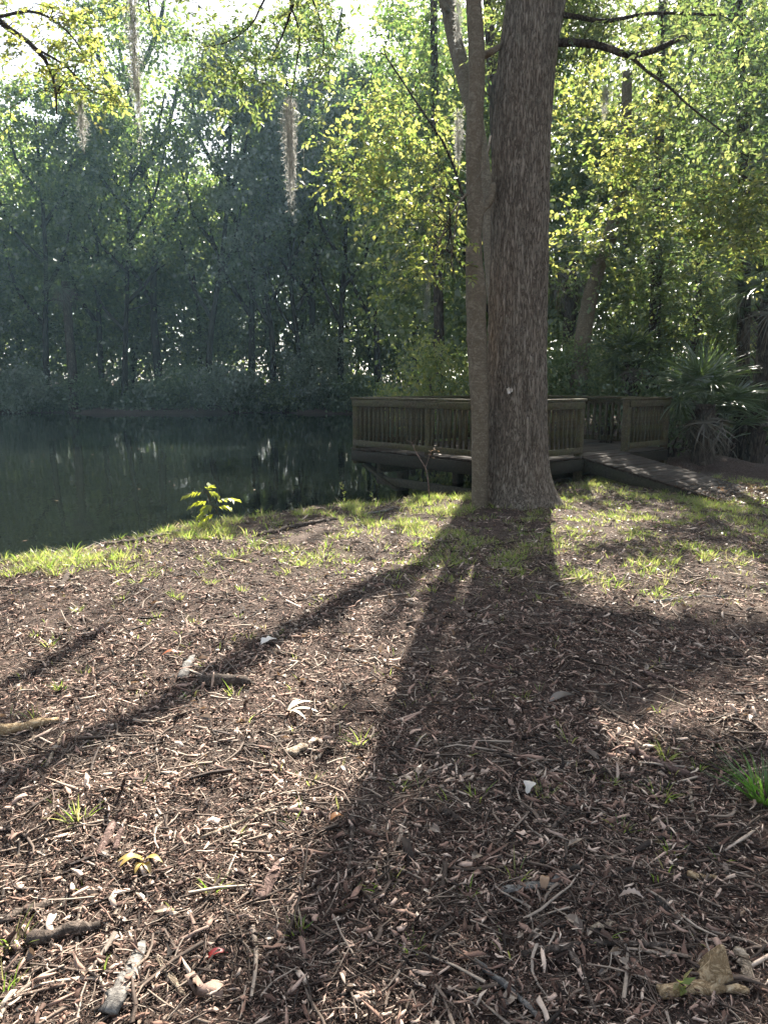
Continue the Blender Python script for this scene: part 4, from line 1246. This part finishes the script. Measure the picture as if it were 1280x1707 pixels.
OP0, OP1 = 1.72, 3.12
rail_panel((.03, LY), (.03, 0), 30, [(0.02, .15), (LY * .52, .15), (LY - .05, -.1)])          # pond-left side
rail_panel((.1, .03), (OP0, .03), 14, [(OP0 - .1, -.15)])                                       # near side, left of the ramp
rail_panel((OP1, .03), (LX, .03), 11, [(0.0, -.15), (LX - OP1, -.3)])                           # near side, right of the ramp
rail_panel((LX - .03, .1), (LX - .03, LY), 26, [(LY * .48, .15), (LY - .12, .15)])
rail_panel((LX - .1, LY - .03), (.1, LY - .03), 34, [(LX * .33, .15), (LX * .66, .15), (LX - .25, .15)])

ramp_o = bpy.data.objects.new('ramp', None); COL.objects.link(ramp_o); ramp_o.parent = plat; ramp_o.empty_display_size = .1
RL, SKEW = 2.55, -.10
g = Geo(); n = 18
for k in range(n):
    t0, t1 = k / n, (k + 1) / n - .007
    z = lambda t: DZ - .01 - (DZ - .02) * t
    x0, x1 = OP0 + .02, OP1 - .06
    dz_ = rng.normal(0, .0025)
    vs = []
    for t in (t0, t1):
        for x in (x0, x1):
            for h in (-.036, 0):
                vs.append((x + SKEW * t * RL, -.02 - t * RL, z(t) + h + dz_))
    g.add(vs, [(0, 1, 3, 2), (4, 6, 7, 5), (0, 4, 5, 1), (2, 3, 7, 6), (0, 2, 6, 4), (1, 5, 7, 3)])
part(g, 'ramp_floor', 'deck_wood', ramp_o)
for x in (OP0 + .06, OP1 - .1):
    part(Geo().beam((x, -.07, DZ - .15), (x + SKEW * RL * .92, -.02 - RL * .92, -.05), .05, .19), 'stringer', 'under_wood', ramp_o)

# leaf litter drifted over the foot of the ramp
dirn = lambda lx, ly: PB + np.array([math.cos(PANG), math.sin(PANG)]) * lx + np.array([-math.sin(PANG), math.cos(PANG)]) * ly
g = Geo()
n = 1500
lx = OP0 + (OP1 - OP0 + .5) * rng.random(n) + SKEW * RL - .1; ly = -RL + .1 - .8 * rng.random(n) + .7 * rng.random(n) ** 3
xy = np.array([dirn(a, b) for a, b in zip(lx, ly)])
tt = np.clip(-ly / RL, 0, 1)
zz = np.maximum(ground_z(xy[:, 0], xy[:, 1]), np.where(ly > -RL, DZ - .01 - (DZ - .02) * tt, -9)) + .01 + .02 * rng.random(n)
L = .03 + .05 * rng.random(n)
g.add(*leaf_quads(np.stack([xy[:, 0], xy[:, 1], zz], 1), rand_dirs(n) * [1, 1, .3], rand_dirs(n, 2), L, L * .45, .25, .1))
tag(g.obj('leaf_litter', LEAF['litter']), 'brown leaf litter drifted over the foot of the wooden ramp', 'leaf litter', kind='stuff')

# ------------------------------------------------------------------ small plants on the bank
def sapling():
    b = gp(372, 882); H = .50
    root = empty('sapling', b, 'young sapling with glowing yellow green leaves at the water edge', 'sapling')
    Y = b[1]
    st = smooth_path([b - [0, 0, .05], at(366, 860, Y), at(352, 838, Y), at(345, 822, Y), at(335, 815, Y)], 16) - b
    gs = Geo().add(*tube(st, np.linspace(.007, .002, 16), 6))
    gl = Geo()
    for (px, py), (qx, qy), dy in (((345, 822), (312, 826), -.03), ((343, 820), (362, 826), .05), ((350, 836), (322, 842), .04), ((352, 838), (392, 832), -.04), ((356, 846), (330, 862), -.06), ((358, 848), (382, 846), .06),
                                   ((354, 842), (340, 850), -.10), ((345, 822), (350, 812), .02), ((362, 856), (338, 868), .03)):
        a, e = at(px, py, Y) - b, at(qx, qy, Y + dy) - b
        Q = smooth_path([a, (a + e) / 2 + [0, 0, .025], e], 8)
        gs.add(*tube(Q, np.linspace(.003, .0012, 8), 4))
        n = 9
        ii = np.repeat(np.arange(2, 8), 2)[:11]; m = len(ii)
        dirs = norm(e - a); side = norm(np.cross(dirs, [0, 0, 1]))
        D = dirs * .7 + side * np.where(np.arange(m) % 2, 1, -1)[:, None] * .8 + [0, 0, -.25] + rng.normal(0, .12, (m, 3))
        Lf = .075 + .035 * rng.random(m)
        gl.add(*leaf_quads(Q[ii], D, np.array([0, 0, 1.]) + rng.normal(0, .3, (m, 3)), Lf, Lf * .42, .15, .25))
    gs.obj('stem', M['twig'], root, True)
    gl.obj('leaves', LEAF['sapling'], root)


sapling()


def weed(label, px, py, tip, n, name='weed'):
    b = gp(px, py); t = at(tip[0], tip[1], b[1])
    root = empty(name, b, label, 'weed')
    Q = smooth_path([b - [0, 0, .03], (b + t) / 2 + [.01, 0, 0], t], 12) - b
    Geo().add(*tube(Q, np.linspace(.004, .0015, 12), 5)).obj('stem', M['twig'], root, True)
    ii = rng.integers(2, 12, n)
    D = rand_dirs(n, .5); Lf = .025 + .035 * rng.random(n)
    Geo().add(*leaf_quads(Q[ii], D, rand_dirs(n, 1.5), Lf, Lf * .4)).obj('leaves', LEAF['grass'], root)


weed('upright weed stalk at the top of the bank left of the platform', 574, 845, (570, 806), 26)
weed('short weed on the bank edge just under the platform corner', 628, 842, (618, 822), 16)
weed('low leafy weed at the water edge right of the glowing sapling', 425, 868, (432, 850), 20)
weed('thin arching weed over the water at the left edge of the bank', 60, 925, (18, 893), 12)
weed('tiny green seedling among wood chips beside the rotten wood block', 1135, 1655, (1132, 1638), 7, 'seedling')


def bare_sapling():
    b = gp(716, 836); Y = b[1]
    root = empty('bare_sapling', b, 'leafless forked sapling standing before the platform railing', 'sapling')
    g_ = Geo()
    for path, ra, rb in (([(716, 838), (713, 800), (709, 780)], .010, .007), ([(709, 780), (700, 765), (692, 752), (687, 738)], .007, .004), ([(687, 738), (677, 734)], .004, .002), ([(687, 738), (694, 731), (702, 725)], .004, .002),
                         ([(709, 780), (714, 765), (719, 752)], .006, .003)):
        Q = smooth_path([at(x_, y_, Y) for x_, y_ in path], 8) - b
        g_.add(*tube(Q, np.linspace(ra, rb, 8), 5))
    g_.obj('stem', M['brown_wood'], root, True)
    m = 9
    c = at(725, 750, Y) - b + rng.normal(size=(m, 3)) * .04
    Geo().add(*leaf_quads(c, rand_dirs(m), rand_dirs(m), np.full(m, .055), np.full(m, .02))).obj('dead_leaves', LEAF['litter'], root)


bare_sapling()

# ------------------------------------------------------------------ sticks, bark and logs on the mulch
def stick(name, label, pts, r, mat, cat='stick', r2=None, flat=1.0, lift=.3, sides=8):
    P = np.array([gp(*p) for p in pts]); b = P.mean(0); b[2] = P[:, 2].min()
    n = max(9, int(np.linalg.norm(P[-1] - P[0]) / .03))
    Q = smooth_path(P, n)
    Q[:, 2] = ground_z(Q[:, 0], Q[:, 1]) * .4 + Q[:, 2] * .6 + r * (lift if flat == 1 else .25) + .008
    Q = Q + rng.normal(0, r * .12, Q.shape)
    rr = np.linspace(r, r * .6 if r2 is None else r2, n) * (1 + .18 * rng.normal(size=n))
    rr[0] *= .75; rr[-1] *= .6
    V, F = tube(Q, rr, sides, jit=.22)
    if flat != 1.0:
        C = np.repeat(Q, sides, axis=0)
        V[:, 2] = C[:, 2] + (V[:, 2] - C[:, 2]) * flat
    return tag(Geo().add(V - b, F).obj(name, M[mat], None, flat == 1.0, b), label, cat)


ST = [
    ('branch', 'long thin pale branch lying at the edge of the grass on the right', [(1080, 1006), (1150, 998), (1212, 996)], .011, 'grey_wood', 'branch', 1),
    ('branch', 'thick brown branch lying below the sunlit mulch patch', [(1045, 1255), (1110, 1282), (1195, 1315)], .018, 'brown_wood', 'branch', 1),
    ('stick', 'dark bent stick crossing the sunlit mulch patch', [(995, 1172), (1045, 1208), (1120, 1226)], .009, 'twig', 'stick', 1),
    ('stick', 'pale hooked stick beside the lush grass clump', [(1150, 1318), (1152, 1345), (1168, 1388)], .009, 'pale_wood', 'stick', 1),
    ('branch', 'dark branch running off the bottom edge of the mulch', [(790, 1608), (850, 1655), (905, 1712)], .011, 'grey_wood', 'branch', 1),
    ('branch', 'dark curved branch under the long horizontal one near the bottom', [(935, 1574), (965, 1620), (992, 1698)], .011, 'twig', 'branch', 1),
    ('branch', 'long horizontal dark branch near the bottom with a pale broken end', [(870, 1598), (950, 1582), (1050, 1578), (1155, 1584)], .011, 'twig', 'branch', 1),
    ('stick', 'dark straight stick slanting through the shaded mulch', [(908, 1398), (940, 1362), (974, 1320)], .009, 'twig', 'stick', 1),
    ('stick', 'short brown stick at the boundary of sun and trunk shadow', [(480, 1357), (515, 1361), (552, 1362)], .013, 'brown_wood', 'stick', 1),
    ('stick', 'dark stick pointing straight away from the viewer in the trunk shadow', [(587, 1362), (586, 1410), (580, 1462)], .010, 'twig', 'stick', 1),
    ('stick', 'long pale stick lying in the sunny mulch left of the trunk shadow', [(335, 1402), (400, 1376), (462, 1353)], .009, 'pale_wood', 'stick', 1),
    ('log', 'short charred black log in the sunny mulch at lower left', [(45, 1578), (100, 1563), (168, 1550)], .026, 'twig', 'log', 1),
    ('bark_piece', 'dark flat bark strip above the charred log', [(0, 1540), (45, 1524), (90, 1508)], .022, 'twig', 'bark', .4),
    ('log', 'weathered split tan log at the left edge', [(-15, 1230), (40, 1216), (96, 1205)], .030, 'tan_wood', 'log', 1),
    ('log', 'crumbling dark rotten log in the diagonal shadow', [(335, 1140), (375, 1140), (418, 1146)], .045, 'twig', 'log', 1),
    ('bark_piece', 'grey bark chunk propped at the left end of the rotten log', [(303, 1135), (312, 1115), (322, 1098)], .03, 'grey_wood', 'bark', .6),
    ('bark_piece', 'wide grey bark slab lying near the bottom left', [(186, 1692), (212, 1635), (238, 1578)], .032, 'grey_wood', 'bark', .2),
    ('splinter', 'pale split splinter to the right of the grey bark slab', [(264, 1604), (285, 1632), (310, 1667)], .009, 'pale_wood', 'splinter', .5),
    ('bark_piece', 'long grey curved palm strip lying in the shaded mulch', [(838, 1488), (890, 1482), (945, 1464)], .024, 'grey_wood', 'bark', .25),
    ('bark_piece', 'upright dark bark shard leaning on the bank mound at left', [(98, 985), (112, 965), (126, 940)], .03, 'twig', 'bark', .5),
    ('wood_piece', 'reddish brown wood piece lying in the sunlit grass strip', [(378, 934), (398, 937), (416, 942)], .028, 'tan_wood', 'wood', .5),
    ('stick', 'curved pale stick below the sunlit grass strip on the left', [(352, 936), (374, 965), (380, 1000)], .008, 'pale_wood', 'stick', 1),
    ('bark_piece', 'red brown bark stub in the sunny mulch, left of a matching pair', [(165, 1432), (178, 1402), (190, 1372)], .020, 'brown_wood', 'bark', .6),
    ('bark_piece', 'red brown bark stub in the sunny mulch, right of a matching pair', [(190, 1424), (200, 1398), (210, 1370)], .014, 'brown_wood', 'bark', .7),
    ('bark_piece', 'smooth reddish bark slab at the edge of the trunk shadow', [(432, 1505), (450, 1475), (468, 1438)], .024, 'brown_wood', 'bark', .35),
    ('wood_piece', 'pale splintered wood block in the sun left of the trunk shadow', [(478, 1262), (505, 1252), (532, 1238)], .032, 'pale_wood', 'wood', .5),
    ('branch', 'long thin dark twig arching across the bottom left', [(158, 1692), (262, 1632), (370, 1570), (530, 1558)], .006, 'twig', 'branch', 1),
    ('stick', 'pale straight stick at left under the split tan log', [(78, 1282), (92, 1252), (108, 1222)], .008, 'pale_wood', 'stick', 1),
    ('stick', 'dark thick stick entering from the left edge in the diagonal shadow', [(0, 1330), (22, 1308), (46, 1285)], .015, 'twig', 'stick', 1),
    ('root', 'dark exposed root along the bank left of the sapling', [(175, 912), (220, 905), (262, 897), (300, 888)], .03, 'twig', 'root', 1),
    ('root', 'dark root along the bank edge right of the sapling', [(430, 895), (480, 882), (530, 872), (566, 866)], .028, 'twig', 'root', 1),
    ('branch', 'brown stick lying just above the sunlit mulch patch', [(1070, 1122), (1110, 1138), (1160, 1152)], .016, 'brown_wood', 'stick', 1),
    ('stick', 'dark stick at the right margin beyond the sunlit mulch patch', [(1160, 1090), (1215, 1108), (1275, 1112)], .012, 'twig', 'stick', 1),
    ('wood_piece', 'pale rotten wood bar at the lower right corner', [(1100, 1660), (1170, 1652), (1245, 1662)], .026, 'tan_wood', 'wood', .6),
    ('wood_piece', 'grey splintered wood block beside the tan wood wedge at lower right', [(1232, 1590), (1240, 1612), (1246, 1638)], .022, 'pale_wood', 'wood', .5),
    ('wood_piece', 'pale stubby wood piece lying on the long horizontal branch', [(985, 1556), (1005, 1550), (1026, 1544)], .015, 'pale_wood', 'wood', .6),
    ('wood_piece', 'tan wood fragment left of the lower right corner blocks', [(1145, 1462), (1170, 1466), (1198, 1466)], .016, 'tan_wood', 'wood', .5),
    ('stick', 'dark charred stub in the trunk shadow near its left edge', [(738, 1355), (750, 1362), (766, 1372)], .018, 'twig', 'stick', 1),
    ('stick', 'fallen stick on the grass in front of the slender trunk', [(746, 920), (748, 935), (744, 946)], .022, 'brown_wood', 'stick', 1),
    ('wood_piece', 'dark wood lump in the sunny mulch right of the rotten log', [(572, 1086), (592, 1088), (614, 1087)], .018, 'twig', 'wood', 1),
    ('branch', 'grey fallen branch in the grass on the bank before the platform piles', [(612, 858), (660, 850), (705, 848)], .018, 'grey_wood', 'branch', 1),
    ('stick', 'slim pale stick lying across the mulch under the white leaf', [(455, 1085), (500, 1098), (520, 1112)], .006, 'pale_wood', 'stick', 1),
]
for nm, lb, pts, r, mat, cat, fl in ST:
    stick(nm, lb, pts, r, mat, cat, flat=fl)


def wedge():
    b = gp(1180, 1632)
    a = np.linspace(0, 2 * np.pi, 9, endpoint=False)
    ring = np.stack([np.cos(a) * .075, np.sin(a) * .05, 0 * a], 1) * (1 + .2 * rng.normal(size=(9, 1)))
    mid = ring * .55 + [.015, 0, .055]; top = ring * .12 + [.028, .0, .105]
    V = np.vstack([ring - [0, 0, .02], mid + rng.normal(0, .006, mid.shape), top])
    F = [np.array([(k, (k + 1) % 9, (k + 1) % 9 + 9, k + 9) for k in range(9)] + [(k + 9, (k + 1) % 9 + 9, (k + 1) % 9 + 18, k + 18) for k in range(9)]), (np.arange(9) + 18)[None]]
    tag(Geo().add(V, F).obj('wood_block', M['tan_wood'], None, False, b), 'tan wedge shaped rotten wood block at the lower right', 'wood')


wedge()


def flat_mat(name, c, t):
    return leaf_mat(name, [c, tuple(k * 1.2 for k in c)], [t, t], .3, .05)


def fallen_leaf(label, px, py, size, c, lobes=0, n_leaf=1, aspect=.42, yaw=0.0, cat='leaf'):
    b = gp(px, py); b[2] += .015
    g_ = Geo()
    for i in range(n_leaf):
        m = 28; t = np.linspace(0, 1, m)
        w = np.sin(np.pi * t ** .8) ** .8 * aspect * .5
        if lobes: w = w * (.76 + .24 * np.cos(t * 2 * np.pi * lobes + .5))
        a = yaw + (i - (n_leaf - 1) / 2) * .62 + .1 * rng.normal()
        s = size * (.8 + .3 * rng.random())
        z = .02 * np.sin(t * 3) + .012 * rng.normal() + t * .01
        loc = lambda u, v: np.stack([np.cos(a) * u - np.sin(a) * v, np.sin(a) * u + np.cos(a) * v], 1)
        l_, r_ = loc(t * s, w * s), loc(t * s, -w * s); c_ = loc(t * s, 0 * t)
        V = np.concatenate([np.c_[l_, z + .25 * w * s], np.c_[c_, z], np.c_[r_, z + .3 * w * s]])
        k = np.arange(m - 1)
        g_.add(V, np.concatenate([np.stack([k, k + 1, k + m + 1, k + m], 1), np.stack([k + m, k + m + 1, k + 2 * m + 1, k + 2 * m], 1)]))
    tag(g_.obj('dead_leaf', flat_mat('dead_leaf_tint', c, c), None, True, b), label, cat)


fallen_leaf('withered yellow leaf cluster lying in the sunny mulch', 240, 1446, .085, (.30, .21, .06), 0, 5, .3, -1.6)
fallen_leaf('small red leaf in the shade at lower left', 338, 1600, .07, (.22, .022, .02), 0, 1, .35, .1)
fallen_leaf('bright white dry leaf at the tip of the diagonal shadow', 432, 1078, .13, (.62, .58, .52), 3, 1, .7, .5)
fallen_leaf('pale lobed oak leaf in the shaded mulch near the bottom', 1030, 1506, .085, (.27, .21, .175), 5, 1, .5, -.3)
fallen_leaf('fan of pale dry leaf strips in the sunny mulch', 478, 1190, .16, (.46, .41, .31), 0, 4, .16, .2)
fallen_leaf('orange brown leaf by the short stick at the shadow boundary', 545, 1372, .07, (.36, .17, .07), 0, 1, .45, .3)
fallen_leaf('russet leaf in the sunny mulch left of the diagonal shadow', 270, 1097, .09, (.30, .10, .045), 0, 1, .4, .2)
fallen_leaf('flat dark grey leaf at the left edge of the sunlit mulch patch', 915, 1172, .15, (.085, .072, .062), 0, 1, .42, .5)
fallen_leaf('tan curled leaf standing beside the long grey palm strip', 905, 1490, .06, (.26, .16, .09), 0, 1, .5, 1.2)
fallen_leaf('papery white leaf in the shade below the lone stick', 878, 1330, .08, (.5, .46, .4), 2, 1, .7, .9)

# ------------------------------------------------------------------ haze, light, camera
def haze():
    m, nt, out = new_mat('pond_haze')
    v = nt.nodes.new('ShaderNodeVolumePrincipled')
    v.inputs['Color'].default_value = (.50, .80, 1.0, 1); v.inputs['Density'].default_value = HAZE; v.inputs['Anisotropy'].default_value = .25
    nt.links.new(v.outputs[0], out.inputs['Volume'])
    g_ = Geo().box((0, 100, 15), (400, 340, 36))
    tag(g_.obj('haze', m), 'pale blue haze in the air over the pond', 'haze', kind='stuff')


HAZE = .0004
haze()

w = bpy.data.worlds.new('World'); SC.world = w; w.use_nodes = True
nt = w.node_tree; bg = nt.nodes['Background']
sky = nt.nodes.new('ShaderNodeTexSky'); sky.sky_type = 'NISHITA'; sky.sun_disc = False
sky.sun_elevation = SUN_EL; sky.sun_rotation = SUN_AZ; sky.air_density = 1.0; sky.dust_density = 2.0; sky.ozone_density = 1.0
hs = nt.nodes.new('ShaderNodeHueSaturation'); hs.inputs['Saturation'].default_value = .5
nt.links.new(sky.outputs[0], hs.inputs['Color']); nt.links.new(hs.outputs[0], bg.inputs['Color']); bg.inputs['Strength'].default_value = .06

ld = bpy.data.lights.new('sun', 'SUN'); ld.energy = 5.0; ld.angle = R(.45); ld.color = (1, .93, .82)
lo = bpy.data.objects.new('sun', ld); COL.objects.link(lo); lo.location = (6, 30, 30)
sd = Vector((math.sin(SUN_AZ) * math.cos(SUN_EL), math.cos(SUN_AZ) * math.cos(SUN_EL), math.sin(SUN_EL)))
lo.rotation_euler = (-sd).to_track_quat('-Z', 'Y').to_euler()

cd = bpy.data.cameras.new('camera'); co = bpy.data.objects.new('camera', cd); COL.objects.link(co)
co.location = (0, 0, EYE); co.rotation_euler = (math.pi / 2 - PITCH, 0, 0)
cd.sensor_fit = 'VERTICAL'; cd.sensor_height = 36; cd.sensor_width = 27; cd.lens = FOC / 1707 * 36
cd.clip_end = 2000; cd.clip_start = .05
SC.camera = co
SC.view_settings.view_transform = 'Standard'; SC.view_settings.look = 'None'; SC.view_settings.gamma = 1
SC.view_settings.exposure = 2.55
cy = SC.cycles
cy.max_bounces = 7; cy.diffuse_bounces = 3; cy.glossy_bounces = 3; cy.transmission_bounces = 4; cy.volume_bounces = 0; cy.transparent_max_bounces = 4
cy.use_denoising = True
cy.sample_clamp_indirect = 6
